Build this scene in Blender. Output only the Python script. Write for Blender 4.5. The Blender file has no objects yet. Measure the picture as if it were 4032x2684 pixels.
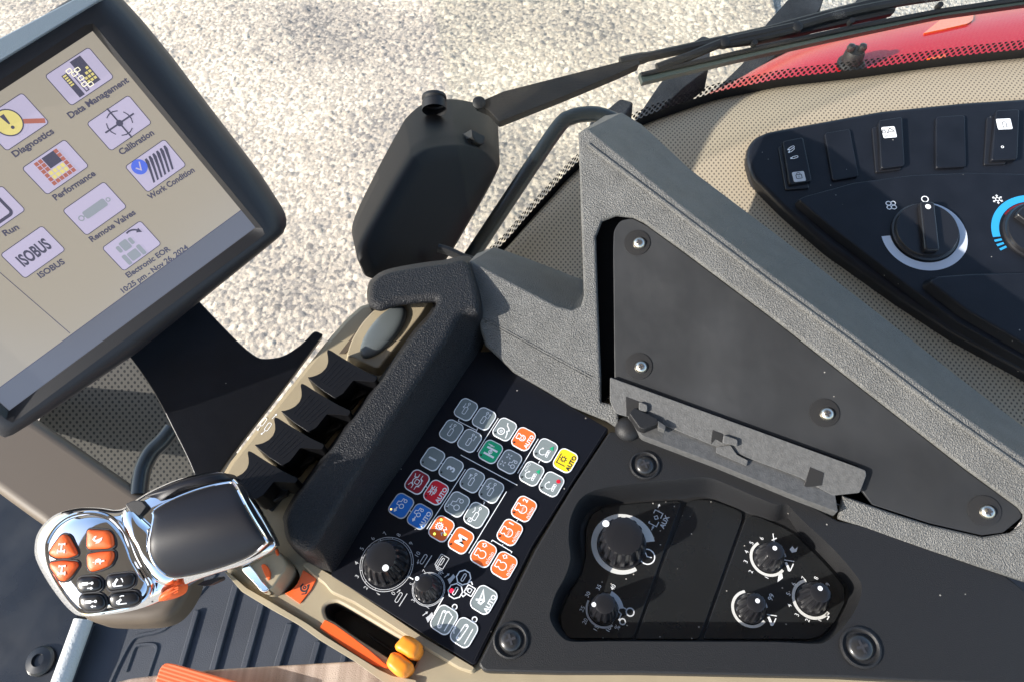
import bpy, bmesh, math, random
import numpy as np
from mathutils import Vector, Matrix
from mathutils.bvhtree import BVHTree
random.seed(7)
rng = np.random.default_rng(7)
scene = bpy.context.scene
COL = scene.collection

# ------------------------------------------------------------------ camera
FPX, CX, CY = 2912.0, 2016.0, 1342.0            # focal length and centre in photograph pixels
NC = np.array([0.08, 0.60, 1.0])                # normal of the level console, seen from the camera
K0 = 0.60
zw = -NC / np.linalg.norm(NC)
up = np.array([0, -1.0, 0]); yw = up - zw * (up @ zw); yw /= np.linalg.norm(yw)
xw = np.cross(yw, zw)
RW = np.array([xw, yw, zw])                     # camera axes (right, down, forward) -> world
CAM = np.array([0, 0, K0 / np.linalg.norm(NC)])
cam_d = bpy.data.cameras.new('camera'); cam = bpy.data.objects.new('camera', cam_d); COL.objects.link(cam)
cam_d.sensor_width = 36; cam_d.lens = FPX / 4032 * 36; cam_d.clip_start = 0.01; cam_d.clip_end = 500
R_, U_, B_ = RW @ [1, 0, 0], RW @ [0, -1, 0], RW @ [0, 0, -1]
cam.matrix_world = Matrix(((R_[0], U_[0], B_[0], CAM[0]), (R_[1], U_[1], B_[1], CAM[1]), (R_[2], U_[2], B_[2], CAM[2]), (0, 0, 0, 1)))
scene.camera = cam

CROP = dict(A=(0, 0, 1.7424), B=(0, 800, 1.6504), C=(100, 1750, 1.679), D=(1300, 300, 1.7425), E=(1500, 1500, 2.24),
            F=(1300, 2000, 2.2922), G=(2150, 1750, 1.679), H=(2300, 1300, 1.7423), I=(2900, 350, 1.363), J=(2400, 0, 1.4436),
            K=(3100, 1800, 1.7736), L=(900, 1000, 1.425), N=(850, 2050, 2.1418), O=(1700, 900, 1.742), Q=(2200, 400, 0.8253),
            R=(0, 2100, 2.356), T=(0, 1400, 1.96), Z=(0, 0, 0.58433), S=(0, 0, 1.0))
def c(k, *xy):
    """surveyed points of the photograph, in its pixels"""
    x0, y0, s = CROP[k]
    return [(x0 + xy[i] / s, y0 + xy[i + 1] / s) for i in range(0, len(xy), 2)]
def c1(k, x, y): return c(k, x, y)[0]
def ray(p):
    d = np.array([(p[0] - CX) / FPX, (p[1] - CY) / FPX, 1.0]); return RW @ d
class Plane:
    def __init__(s, n, pt):
        s.n = np.array(n, float); s.n /= np.linalg.norm(s.n); s.p = np.array(pt, float)
        e = np.array([1.0, 0, 0]); e = e - s.n * (e @ s.n); s.e1 = e / np.linalg.norm(e); s.e2 = np.cross(s.n, s.e1)
    def at(s, p):
        d = ray(p); t = ((s.p - CAM) @ s.n) / (d @ s.n); return CAM + d * t
    def to2(s, P): q = np.asarray(P) - s.p; return np.array([q @ s.e1, q @ s.e2])
    def pt2(s, p): return s.to2(s.at(p))
    def up(s, q, h=0.0): return s.p + s.e1 * q[0] + s.e2 * q[1] + s.n * h
    def off(s, h): return Plane(s.n, s.p + s.n * h)
def zpl(z): return Plane((0, 0, 1), (0, 0, z))
def gpl(gx, gy, px, depth):
    n = RW @ np.array([-gx, -gy, -1.0]); return Plane(n, CAM + ray(px) * depth)
PK = zpl(0.0)

# ------------------------------------------------------------------ sky, sun, exposure
a_, b_ = zpl(-.02).at(c1('G', 400, 1085)), zpl(-.02).at(c1('G', 850, 880))
sd = (b_ - a_)[:2]; sd /= np.linalg.norm(sd)
SUN_EL = math.radians(27)
light_dir = Vector((sd[0] * math.cos(SUN_EL), sd[1] * math.cos(SUN_EL), -math.sin(SUN_EL)))
world = bpy.data.worlds.new('World'); scene.world = world; world.use_nodes = True
wn = world.node_tree; wn.nodes.clear()
sky = wn.nodes.new('ShaderNodeTexSky'); sky.sky_type = 'NISHITA'; sky.sun_disc = False
sky.sun_elevation = SUN_EL; sky.sun_rotation = math.atan2(-light_dir.x, -light_dir.y)
bg = wn.nodes.new('ShaderNodeBackground'); bg.inputs['Strength'].default_value = 0.15
wo = wn.nodes.new('ShaderNodeOutputWorld')
wn.links.new(sky.outputs[0], bg.inputs[0]); wn.links.new(bg.outputs[0], wo.inputs[0])
sun_d = bpy.data.lights.new('sun', 'SUN'); sun_d.energy = 3.6; sun_d.angle = math.radians(0.53); sun_d.color = (1.0, .95, .87)
sun = bpy.data.objects.new('sun', sun_d); COL.objects.link(sun)
sun.rotation_euler = light_dir.to_track_quat('-Z', 'Y').to_euler(); sun.location = (-3, -2, 3)
scene.view_settings.view_transform = 'Standard'; scene.view_settings.look = 'None'
scene.view_settings.exposure = 1.22; scene.view_settings.gamma = 1.0; scene.view_settings.use_curve_mapping = False
scene.render.engine = 'CYCLES'; scene.cycles.use_denoising = True
try: scene.cycles.denoiser = 'OPENIMAGEDENOISE'
except Exception: pass
scene.cycles.max_bounces = 8; scene.cycles.transparent_max_bounces = 16

# ------------------------------------------------------------------ materials
MATS = {}
def _n(nt, t, **kw):
    n = nt.nodes.new(t)
    for k, v in kw.items(): setattr(n, k, v)
    return n
def mat(name, rgb, rough=.5, spec=.5, metal=0, bump=None, var=None, coat=0, emit=None, rvar=None, coord='Object', dust=0):
    """bump = list of (kind, scale, strength, distance); var = (scale, low, high) multiplies the colour by noise"""
    m = bpy.data.materials.new(name); m.use_nodes = True; nt = m.node_tree; b = nt.nodes['Principled BSDF']
    b.inputs['Base Color'].default_value = (*rgb, 1); b.inputs['Roughness'].default_value = rough
    b.inputs['Specular IOR Level'].default_value = spec; b.inputs['Metallic'].default_value = metal
    b.inputs['Coat Weight'].default_value = coat; b.inputs['Coat Roughness'].default_value = .05
    tc = _n(nt, 'ShaderNodeTexCoord')
    col = None
    if var:
        nz = _n(nt, 'ShaderNodeTexNoise'); nz.inputs['Scale'].default_value = var[0]; nz.inputs['Detail'].default_value = 5
        nt.links.new(tc.outputs[coord], nz.inputs['Vector'])
        mr = _n(nt, 'ShaderNodeMapRange'); mr.inputs[1].default_value = .3; mr.inputs[2].default_value = .7
        mr.inputs[3].default_value = var[1]; mr.inputs[4].default_value = var[2]; nt.links.new(nz.outputs[0], mr.inputs[0])
        mx = _n(nt, 'ShaderNodeMix', data_type='RGBA', blend_type='MULTIPLY'); mx.inputs[0].default_value = 1
        mx.inputs[6].default_value = (*rgb, 1); nt.links.new(mr.outputs[0], mx.inputs[7]); col = mx.outputs[2]
        nt.links.new(col, b.inputs['Base Color'])
    if dust:                                     # specks of dust lying on the surface
        vz = _n(nt, 'ShaderNodeTexVoronoi'); vz.inputs['Scale'].default_value = 190; nt.links.new(tc.outputs[coord], vz.inputs['Vector'])
        lt = _n(nt, 'ShaderNodeMath', operation='LESS_THAN'); lt.inputs[1].default_value = .10; nt.links.new(vz.outputs['Distance'], lt.inputs[0])
        sp = _n(nt, 'ShaderNodeSeparateColor'); nt.links.new(vz.outputs['Color'], sp.inputs[0])
        l2 = _n(nt, 'ShaderNodeMath', operation='LESS_THAN'); l2.inputs[1].default_value = dust; nt.links.new(sp.outputs[0], l2.inputs[0])
        ml = _n(nt, 'ShaderNodeMath', operation='MULTIPLY'); nt.links.new(lt.outputs[0], ml.inputs[0]); nt.links.new(l2.outputs[0], ml.inputs[1])
        mx = _n(nt, 'ShaderNodeMix', data_type='RGBA'); nt.links.new(ml.outputs[0], mx.inputs[0]); mx.inputs[7].default_value = (.34, .32, .29, 1)
        if col: nt.links.new(col, mx.inputs[6])
        else: mx.inputs[6].default_value = (*rgb, 1)
        nt.links.new(mx.outputs[2], b.inputs['Base Color'])
    if rvar:
        nz = _n(nt, 'ShaderNodeTexNoise'); nz.inputs['Scale'].default_value = rvar[0]; nz.inputs['Detail'].default_value = 4
        nt.links.new(tc.outputs[coord], nz.inputs['Vector'])
        mr = _n(nt, 'ShaderNodeMapRange'); mr.inputs[1].default_value = .3; mr.inputs[2].default_value = .7
        mr.inputs[3].default_value = rvar[1]; mr.inputs[4].default_value = rvar[2]
        nt.links.new(nz.outputs[0], mr.inputs[0]); nt.links.new(mr.outputs[0], b.inputs['Roughness'])
    last = None
    for (kind, sc, st, di) in (bump or []):
        if kind == 'leather':
            vv = _n(nt, 'ShaderNodeTexVoronoi', feature='SMOOTH_F1'); vv.inputs['Scale'].default_value = sc
            nz = _n(nt, 'ShaderNodeTexNoise'); nz.inputs['Scale'].default_value = sc * .6
            mxv = _n(nt, 'ShaderNodeMix', data_type='RGBA'); mxv.inputs[0].default_value = .012 / 12
            ad = _n(nt, 'ShaderNodeVectorMath', operation='MULTIPLY_ADD'); ad.inputs[1].default_value = (2.2 / sc,) * 3
            nt.links.new(tc.outputs[coord], nz.inputs['Vector']); nt.links.new(nz.outputs['Color'], ad.inputs[0]); nt.links.new(tc.outputs[coord], ad.inputs[2])
            nt.links.new(ad.outputs[0], vv.inputs['Vector']); src = vv.outputs['Distance']
        else:
            nz = _n(nt, 'ShaderNodeTexNoise'); nz.inputs['Scale'].default_value = sc; nz.inputs['Detail'].default_value = 3
            nt.links.new(tc.outputs[coord], nz.inputs['Vector']); src = nz.outputs[0]
        bp = _n(nt, 'ShaderNodeBump'); bp.inputs['Strength'].default_value = st; bp.inputs['Distance'].default_value = di
        nt.links.new(src, bp.inputs['Height'])
        if last: nt.links.new(last, bp.inputs['Normal'])
        last = bp.outputs[0]
    if last: nt.links.new(last, b.inputs['Normal'])
    if emit:
        b.inputs['Emission Color'].default_value = (*emit[:3], 1); b.inputs['Emission Strength'].default_value = emit[3]
    MATS[name] = m; return m
def dots_mat(name, rgb, hole, pitch, rad, rough=.6, bump=None, clear=False, fade=None):
    """staggered rows of round holes, laid out in metres on the UV map"""
    m = mat(name, rgb, rough, .35, bump=bump); nt = m.node_tree; b = nt.nodes['Principled BSDF']
    uv = _n(nt, 'ShaderNodeUVMap')
    ds = []
    for o in (0, .5):
        sc = _n(nt, 'ShaderNodeVectorMath', operation='MULTIPLY_ADD'); sc.inputs[1].default_value = (1 / pitch, 1 / (pitch * 1.25), 0); sc.inputs[2].default_value = (o, o, 0)
        nt.links.new(uv.outputs[0], sc.inputs[0])
        fr = _n(nt, 'ShaderNodeVectorMath', operation='FRACTION'); nt.links.new(sc.outputs[0], fr.inputs[0])
        sb = _n(nt, 'ShaderNodeVectorMath', operation='SUBTRACT'); sb.inputs[1].default_value = (.5, .5, 0); nt.links.new(fr.outputs[0], sb.inputs[0])
        ln = _n(nt, 'ShaderNodeVectorMath', operation='LENGTH'); nt.links.new(sb.outputs[0], ln.inputs[0]); ds.append(ln.outputs['Value'])
    mn = _n(nt, 'ShaderNodeMath', operation='MINIMUM'); nt.links.new(ds[0], mn.inputs[0]); nt.links.new(ds[1], mn.inputs[1])
    lt = _n(nt, 'ShaderNodeMapRange'); lt.inputs[1].default_value = rad * .8; lt.inputs[2].default_value = rad * 1.2; lt.inputs[3].default_value = 1; lt.inputs[4].default_value = 0
    nt.links.new(mn.outputs[0], lt.inputs[0])
    if clear:
        tr = _n(nt, 'ShaderNodeBsdfTransparent'); ms = _n(nt, 'ShaderNodeMixShader'); out = nt.nodes['Material Output']
        nt.links.new(lt.outputs[0], ms.inputs[0]); nt.links.new(tr.outputs[0], ms.inputs[1]); nt.links.new(b.outputs[0], ms.inputs[2])
        nt.links.new(ms.outputs[0], out.inputs['Surface'])
    else:
        mx = _n(nt, 'ShaderNodeMix', data_type='RGBA'); mx.inputs[6].default_value = (*rgb, 1); mx.inputs[7].default_value = (*hole, 1)
        nt.links.new(lt.outputs[0], mx.inputs[0]); nt.links.new(mx.outputs[2], b.inputs['Base Color'])
    return m

FINE = [('n', 1500, .25, .0004)]
GRAIN = [('leather', 420, .85, .0016), ('n', 1600, .2, .0004)]
m_lid = mat('grained grey plastic', (.115, .114, .109), .48, .5, bump=[('leather', 1250, 1.0, .0011)], var=(60, .88, 1.12))
m_bolster = mat('black grained leather', (.011, .0115, .014), .5, .32, bump=[('leather', 1000, .9, .0009), ('n', 2200, .2, .0004)])
m_black = mat('black plastic', (.008, .009, .0125), .36, .36, dust=.07, bump=FINE, var=(40, .8, 1.25))
m_plate = mat('black key membrane', (.006, .007, .011), .4, .22, bump=[('n', 2500, .08, .0003)], dust=.10)
m_rot = mat('dark grey moulded plastic', (.015, .015, .016), .5, .36, bump=[('n', 1300, .45, .0006)], dust=.025)
m_pocket = mat('black gloss inlay', (.012, .013, .014), .22, .5, dust=.35, rvar=(30, .16, .34))
m_plateface = mat('flat grey board', (.0235, .0245, .0265), .40, .42, bump=[('n', 900, .06, .0003), ('n', 18, .5, .004)], var=(14, .75, 1.3), rvar=(22, .32, .5), dust=.015)
m_hinge = mat('grey zinc hinge plastic', (.08, .08, .08), .5, .5, bump=[('n', 900, .5, .0006)], var=(300, .8, 1.15))
m_tan = mat('tan satin plastic', (.33, .275, .185), .42, .5, bump=[('n', 1500, .18, .0004)], var=(50, .94, 1.05))
m_brown = mat('brown grey plastic', (.088, .066, .046), .55, .4, bump=FINE)
m_chrome = mat('chrome', (.86, .87, .88), .045, .5, 1.0)
m_grip = mat('soft black rubber', (.009, .0095, .014), .46, .32, bump=[('n', 2500, .12, .0003)])
m_orange = mat('orange rubber', (.78, .115, .02), .45, .4, bump=FINE)
m_tab = mat('orange yellow plastic', (.86, .26, .02), .4, .4)
m_strip = mat('orange sticker', (.8, .12, .025), .3, .5)
m_btn = mat('black button', (.012, .012, .014), .3, .5)
m_lever = mat('black lever plastic', (.006, .006, .007), .34, .3)
m_white = mat('white print', (.82, .83, .84), .6, .3)
m_dim = mat('grey print', (.5, .51, .53), .6, .3)
m_keygrey = mat('grey key', (.20, .23, .23), .38, .4)
m_keyor = mat('orange key', (.85, .145, .03), .38, .4)
m_keygreen = mat('green key', (.01, .38, .18), .38, .4)
m_keyyel = mat('yellow key', (.85, .62, .02), .38, .4)
m_keyred = mat('red key', (.66, .012, .03), .38, .4)
m_keydred = mat('dark red key', (.30, .012, .028), .38, .4)
m_keyblue = mat('blue key', (.012, .16, .56), .38, .4)
m_led = mat('unlit lamp', (.02, .02, .02), .4)
m_ledgreen = mat('lit green lamp', (.4, .9, .1), .4, emit=(.5, 1, .1, 1.2))
m_ledorange = mat('lit orange lamp', (.9, .5, .1), .4, emit=(1, .5, .1, 1.2))
m_ledred = mat('lit red lamp', (.8, .02, .05), .4, emit=(1, .02, .06, .8))
m_ink = mat('black print', (.03, .03, .035), .6, .3)
m_monitor = mat('charcoal monitor plastic', (.012, .0125, .017), .5, .5, bump=FINE)
m_bezel = mat('black monitor bezel', (.006, .0065, .009), .42, .5, bump=FINE)
m_silver = mat('blue grey silver plastic', (.23, .28, .33), .38, .5, bump=FINE)
m_frit = mat('black frit', (.006, .006, .007), .35)
m_ext = mat('black exterior plastic', (.009, .0095, .011), .55, .35, bump=FINE, var=(30, .8, 1.2))
m_rail = mat('dark green grey paint', (.012, .016, .019), .3, .5)
m_rubber = mat('dark rubber', (.018, .0195, .022), .75, .3, bump=[('n', 120, .4, .004)], var=(9, .6, 1.9))
m_red = mat('glossy red paint', (.46, .008, .014), .16, .3, coat=.1)
m_amber = mat('amber patch', (.75, .10, .006), .2, .5, coat=.5)
m_mat = mat('slate rubber mat', (.026, .030, .039), .55, .45, bump=[('n', 700, .4, .001)], var=(10, .85, 1.25))
m_dark = mat('dark door panel', (.008, .009, .011), .32, .5, var=(12, .6, 1.5), rvar=(14, .25, .45))
m_seal = mat('pale grey seal', (.5, .51, .5), .6, bump=[('n', 300, .6, .002)])
m_steel = mat('zinc screw', (.62, .58, .5), .28, .5, 1.0)
m_screwblack = mat('black screw', (.02, .02, .021), .3, .5)
m_ringgrey = mat('pale blue grey print', (.56, .6, .68), .5, .3)
m_ringwhite = mat('pale print', (.62, .62, .6), .5, .3)
m_ringblue = mat('blue print', (.03, .33, .66), .5, .3)
m_ringred = mat('dark red print', (.16, .01, .02), .5, .3)
m_pad = dots_mat('perforated tan vinyl', (.37, .31, .225), (.11, .09, .07), .0048, .18, bump=[('n', 800, .12, .0004)])
m_grille = dots_mat('perforated dark panel', (.085, .078, .066), (.012, .012, .012), .0088, .19)
m_fritdots = dots_mat('dotted frit', (.006, .006, .007), (0, 0, 0), .0062, .26, clear=True)
def scr(name, rgb, e): return mat(name, tuple(v * .25 for v in rgb), .16, 1.0, emit=(*rgb, e))
m_scr = scr('screen tan', (.285, .255, .21), .54)
m_scrbar = scr('screen lilac bar', (.14, .145, .175), .36)
m_tile = scr('screen tile', (.43, .39, .52), .46)
m_scrink = scr('screen ink', (.055, .055, .085), .6)
m_scrgrey = scr('screen grey', (.20, .22, .25), .6)
m_scryel = scr('screen yellow', (.50, .43, .16), .6)
m_scrred = scr('screen red', (.28, .10, .08), .6)
m_scrblue = scr('screen blue', (.06, .10, .42), .7)
m_scrpale = scr('screen pale', (.62, .58, .42), .8)

# glass: clear, with a mirror share that grows towards grazing angles
m_glass = bpy.data.materials.new('windscreen glass'); m_glass.use_nodes = True; nt = m_glass.node_tree; nt.nodes.clear()
tr = _n(nt, 'ShaderNodeBsdfTransparent'); tr.inputs[0].default_value = (.97, .98, .965, 1); gl = _n(nt, 'ShaderNodeBsdfGlossy'); gl.inputs['Roughness'].default_value = .02
ge = _n(nt, 'ShaderNodeNewGeometry'); dt = _n(nt, 'ShaderNodeVectorMath', operation='DOT_PRODUCT'); nt.links.new(ge.outputs['Incoming'], dt.inputs[0]); nt.links.new(ge.outputs['Normal'], dt.inputs[1])
ab = _n(nt, 'ShaderNodeMath', operation='ABSOLUTE'); nt.links.new(dt.outputs['Value'], ab.inputs[0]); om = _n(nt, 'ShaderNodeMath', operation='SUBTRACT'); om.inputs[0].default_value = 1; nt.links.new(ab.outputs[0], om.inputs[1])
pw_ = _n(nt, 'ShaderNodeMath', operation='POWER'); pw_.inputs[1].default_value = 5; nt.links.new(om.outputs[0], pw_.inputs[0]); ma = _n(nt, 'ShaderNodeMath', operation='MULTIPLY_ADD'); ma.inputs[1].default_value = .5; ma.inputs[2].default_value = .025; nt.links.new(pw_.outputs[0], ma.inputs[0])
ms = _n(nt, 'ShaderNodeMixShader'); o = _n(nt, 'ShaderNodeOutputMaterial')
nt.links.new(ma.outputs[0], ms.inputs[0]); nt.links.new(tr.outputs[0], ms.inputs[1]); nt.links.new(gl.outputs[0], ms.inputs[2]); nt.links.new(ms.outputs[0], o.inputs[0])

# ------------------------------------------------------------------ mesh helpers
def link_mesh(name, V, Fc, m, parent=None, smooth=True, ang=35, uv=None, label=None):
    me = bpy.data.meshes.new(name); me.from_pydata([tuple(map(float, v)) for v in V], [], Fc); me.validate(); me.update()
    if smooth and len(me.polygons):
        me.polygons.foreach_set('use_smooth', [True] * len(me.polygons)); me.set_sharp_from_angle(angle=math.radians(ang))
    if uv is not None:
        ul = me.uv_layers.new(name='UVMap')
        for lp in me.loops: ul.data[lp.index].uv = uv[lp.vertex_index]
    me.materials.append(m); ob = bpy.data.objects.new(name, me); COL.objects.link(ob)
    if parent is not None:
        ob.parent = parent; p = parent; w = Vector((0, 0, 0))
        while p is not None: w += Vector(p.location); p = p.parent
        ob.location = -w
    if label: ob['label'] = label
    return ob
def thing(name, label, cat, loc, group=None):
    o = bpy.data.objects.new(name, None); COL.objects.link(o); o.location = tuple(map(float, loc)); o.empty_display_size = .02
    o['label'] = label; o['category'] = cat
    if group: o['group'] = group
    return o
def catmull(P, n=6, closed=True):
    P = [np.array(p, float) for p in P]; out = []; N = len(P)
    for i in range(N if closed else N - 1):
        g = (lambda j: P[j % N]) if closed else (lambda j: P[min(max(j, 0), N - 1)])
        a, b, d, e = g(i - 1), g(i), g(i + 1), g(i + 2)
        for k in range(n):
            t = k / n; out.append(.5 * (2 * b + (d - a) * t + (2 * a - 5 * b + 4 * d - e) * t * t + (3 * b - a - 3 * d + e) * t ** 3))
    if not closed: out.append(P[-1])
    return out
def rnd(P, r, n=5):
    """round the corners of a closed pixel polygon; r may be a list"""
    P = [np.array(p, float) for p in P]; out = []; N = len(P)
    for i in range(N):
        ri = r[i] if isinstance(r, (list, tuple)) else r
        a, b, d = P[i - 1], P[i], P[(i + 1) % N]
        u, v = a - b, d - b; lu, lv = np.linalg.norm(u), np.linalg.norm(v)
        if ri <= 0 or lu < 1e-9 or lv < 1e-9: out.append(b); continue
        k = min(ri, .48 * lu, .48 * lv); p0, p2 = b + u / lu * k, b + v / lv * k
        for j in range(n + 1):
            t = j / n; out.append((1 - t) ** 2 * p0 + 2 * t * (1 - t) * b + t * t * p2)
    return out
def dedup(Q, eps=1e-6):
    out = []
    for q in Q:
        if not out or np.linalg.norm(np.array(q) - out[-1]) > eps: out.append(np.array(q, float))
    if len(out) > 1 and np.linalg.norm(out[0] - out[-1]) < eps: out.pop()
    return out
def area2(Q): return .5 * sum(Q[i - 1][0] * Q[i][1] - Q[i][0] * Q[i - 1][1] for i in range(len(Q)))
def inset(Q, d):
    N = len(Q); out = []
    for i in range(N):
        a, b, e = Q[i - 1], Q[i], Q[(i + 1) % N]
        u = b - a; v = e - b; u = u / (np.linalg.norm(u) + 1e-12); v = v / (np.linalg.norm(v) + 1e-12)
        nu, nv = np.array([-u[1], u[0]]), np.array([-v[1], v[0]]); m_ = nu + nv; L = np.linalg.norm(m_)
        m_ = m_ / L if L > 1e-6 else nu
        out.append(b + m_ * d / max(.45, m_ @ nu))
    return out
class MB:
    def __init__(s): s.V = []; s.F = []; s.uv = []
    def ring(s, P):
        i = len(s.V); s.V += [np.array(p, float) for p in P]; return list(range(i, i + len(P)))
    def skin(s, a, b, closed=True):
        n = len(a)
        for i in range(n if closed else n - 1):
            j = (i + 1) % n; s.F.append((a[i], a[j], b[j], b[i]))
    def cap(s, a, flip=False): s.F.append(tuple(reversed(a)) if flip else tuple(a))
    def build(s, name, m, parent=None, **k): return link_mesh(name, s.V, s.F, m, parent, **k)
def out2(pl, px): 
    Q = dedup([pl.pt2(p) for p in px])
    return Q if area2(Q) > 0 else Q[::-1]
def add_slab(mb, pl, Q, top=0.0, thick=.01, r=.001, draft=0.0, seg=3, fillin=True):
    """rounded-edge prism: Q = 2D outline on pl, its face at height top, body thick below"""
    rings = []
    def folds(d):
        J = inset(Q, d); return any((J[i] - J[i - 1]) @ (Q[i] - Q[i - 1]) < -1e-12 for i in range(len(Q)))
    while r > .0002 and folds(r + min(.0004, r * .3)): r *= .8
    if fillin: mb.cap(mb.ring([pl.up(q, top - thick) for q in inset(Q, -draft)]), True)
    rings.append(mb.ring([pl.up(q, top - thick) for q in inset(Q, -draft)]))
    for k in range(seg + 1):
        a = math.pi / 2 * k / seg
        rings.append(mb.ring([pl.up(q, top - r * (1 - math.sin(a))) for q in (inset(Q, r * (1 - math.cos(a))) if k else Q)]))
    rings.append(mb.ring([pl.up(q, top) for q in inset(Q, r * 1.0 + min(.0004, r * .3))]))
    for a, b in zip(rings, rings[1:]): mb.skin(a, b)
    mb.cap(rings[-1])
def slab(name, pl, px, m, parent=None, top=0.0, thick=.01, r=.001, draft=0, seg=3, label=None):
    mb = MB(); add_slab(mb, pl, out2(pl, px), top, thick, r, draft, seg); return mb.build(name, m, parent, label=label)
def resample(Q, n, closed=True):
    Q = [np.array(q, float) for q in Q]; P = Q + [Q[0]] if closed else Q
    d = np.r_[0, np.cumsum([np.linalg.norm(P[i + 1] - P[i]) for i in range(len(P) - 1)])]
    t = np.linspace(0, d[-1], n + 1)[:-1] if closed else np.linspace(0, d[-1], n)
    A = np.array(P); return [np.array([np.interp(x, d, A[:, j]) for j in range(A.shape[1])]) for x in t]
def fill_holes(mb, pl, outer, holes, h):
    bm = bmesh.new(); es = []
    for Q in [outer] + holes:
        vs = [bm.verts.new((q[0], q[1], 0)) for q in Q]
        for i in range(len(vs)): es.append(bm.edges.new((vs[i - 1], vs[i])))
    bmesh.ops.triangle_fill(bm, use_beauty=True, use_dissolve=False, edges=es)
    bm.verts.index_update(); base = len(mb.V); mb.V += [pl.up((v.co.x, v.co.y), h) for v in bm.verts]
    for f in bm.faces:
        t = [v.index for v in f.verts]
        if f.normal.z < 0: t.reverse()
        mb.F.append(tuple(base + i for i in t))
    bm.free()
def holed_plate(name, pl, px, holes, m, parent, top=0., thick=.03, r=.002, hole_depth=.02, hr=.0015, draft=0):
    mb = MB(); Q = out2(pl, px); seg = 3; rings = [mb.ring([pl.up(q, top - thick) for q in inset(Q, -draft)])]
    for k in range(seg + 1):
        a = math.pi / 2 * k / seg
        rings.append(mb.ring([pl.up(q, top - r * (1 - math.sin(a))) for q in inset(Q, r * (1 - math.cos(a)))]))
    for a, b in zip(rings, rings[1:]): mb.skin(a, b)
    inn = inset(Q, r); hs = []
    for hp in holes:
        hq = out2(pl, hp); hq = [np.array(q) for q in hq]; hs.append(inset(hq, -hr))
        rr = []
        for k in range(seg + 1):
            a = math.pi / 2 * k / seg; rr.append(mb.ring([pl.up(q, top - hr * (1 - math.cos(a))) for q in inset(hq, -hr * (1 - math.sin(a)))]))
        rr.append(mb.ring([pl.up(q, top - hole_depth) for q in hq]))
        for a, b in zip(rr, rr[1:]): mb.skin(b, a) if False else mb.skin(a, b)
    fill_holes(mb, pl, inn, hs, top)
    return mb.build(name, m, parent)
def add_tube(mb, P, r, n=8, closed=False, caps=True):
    P = [np.array(p, float) for p in P]; N = len(P); rings = []; prev = None
    for i in range(N):
        a = P[i - 1] if (i or closed) else P[i]; b = P[(i + 1) % N] if (i < N - 1 or closed) else P[i]
        t = b - a; t /= np.linalg.norm(t) + 1e-12
        if prev is None: x = np.cross(t, [0, 0, 1.]); x = np.cross(t, [0, 1., 0]) if np.linalg.norm(x) < 1e-3 else x
        else: x = prev - t * (prev @ t)
        x /= np.linalg.norm(x) + 1e-12; prev = x; y = np.cross(t, x); rr = r[i] if isinstance(r, (list, tuple, np.ndarray)) else r
        rings.append(mb.ring([P[i] + rr * (x * math.cos(2 * math.pi * k / n) + y * math.sin(2 * math.pi * k / n)) for k in range(n)]))
    for a, b in zip(rings, rings[1:]): mb.skin(a, b)
    if closed: mb.skin(rings[-1], rings[0])
    elif caps: mb.cap(rings[0], True); mb.cap(rings[-1])
class Frame:
    def __init__(s, pl, px, upx=None, vec=None, h=0.0):
        s.o = pl.at(px) + pl.n * h; s.n = pl.n
        u = (pl.at(upx) - pl.at(px)) if vec is None else np.array(vec, float)
        u = u - s.n * (u @ s.n); s.u = u / np.linalg.norm(u); s.v = np.cross(s.n, s.u)
    def at(s, x, y, z=0): return s.o + s.u * x + s.v * y + s.n * z
    def plane(s):
        p = Plane(s.n, s.o); p.e1, p.e2 = s.u, s.v; return p
_TX = {}
def text_mesh(t, bold):
    if (t, bold) in _TX: return _TX[(t, bold)]
    cu = bpy.data.curves.new('txt', 'FONT'); cu.body = t; cu.size = 1; cu.align_x = 'CENTER'; cu.resolution_u = 3; cu.offset = .034 if bold else 0
    ob = bpy.data.objects.new('txt', cu); COL.objects.link(ob)
    me = ob.evaluated_get(bpy.context.evaluated_depsgraph_get()).to_mesh()
    V = np.array([v.co[:2] for v in me.vertices]); Fc = [tuple(p.vertices) for p in me.polygons]
    ob.to_mesh_clear(); bpy.data.objects.remove(ob); bpy.data.curves.remove(cu)
    if len(V): V[:, 1] -= (V[:, 1].min() + V[:, 1].max()) / 2 if len(t) < 3 else .35
    _TX[(t, bold)] = (V, Fc); return V, Fc
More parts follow.
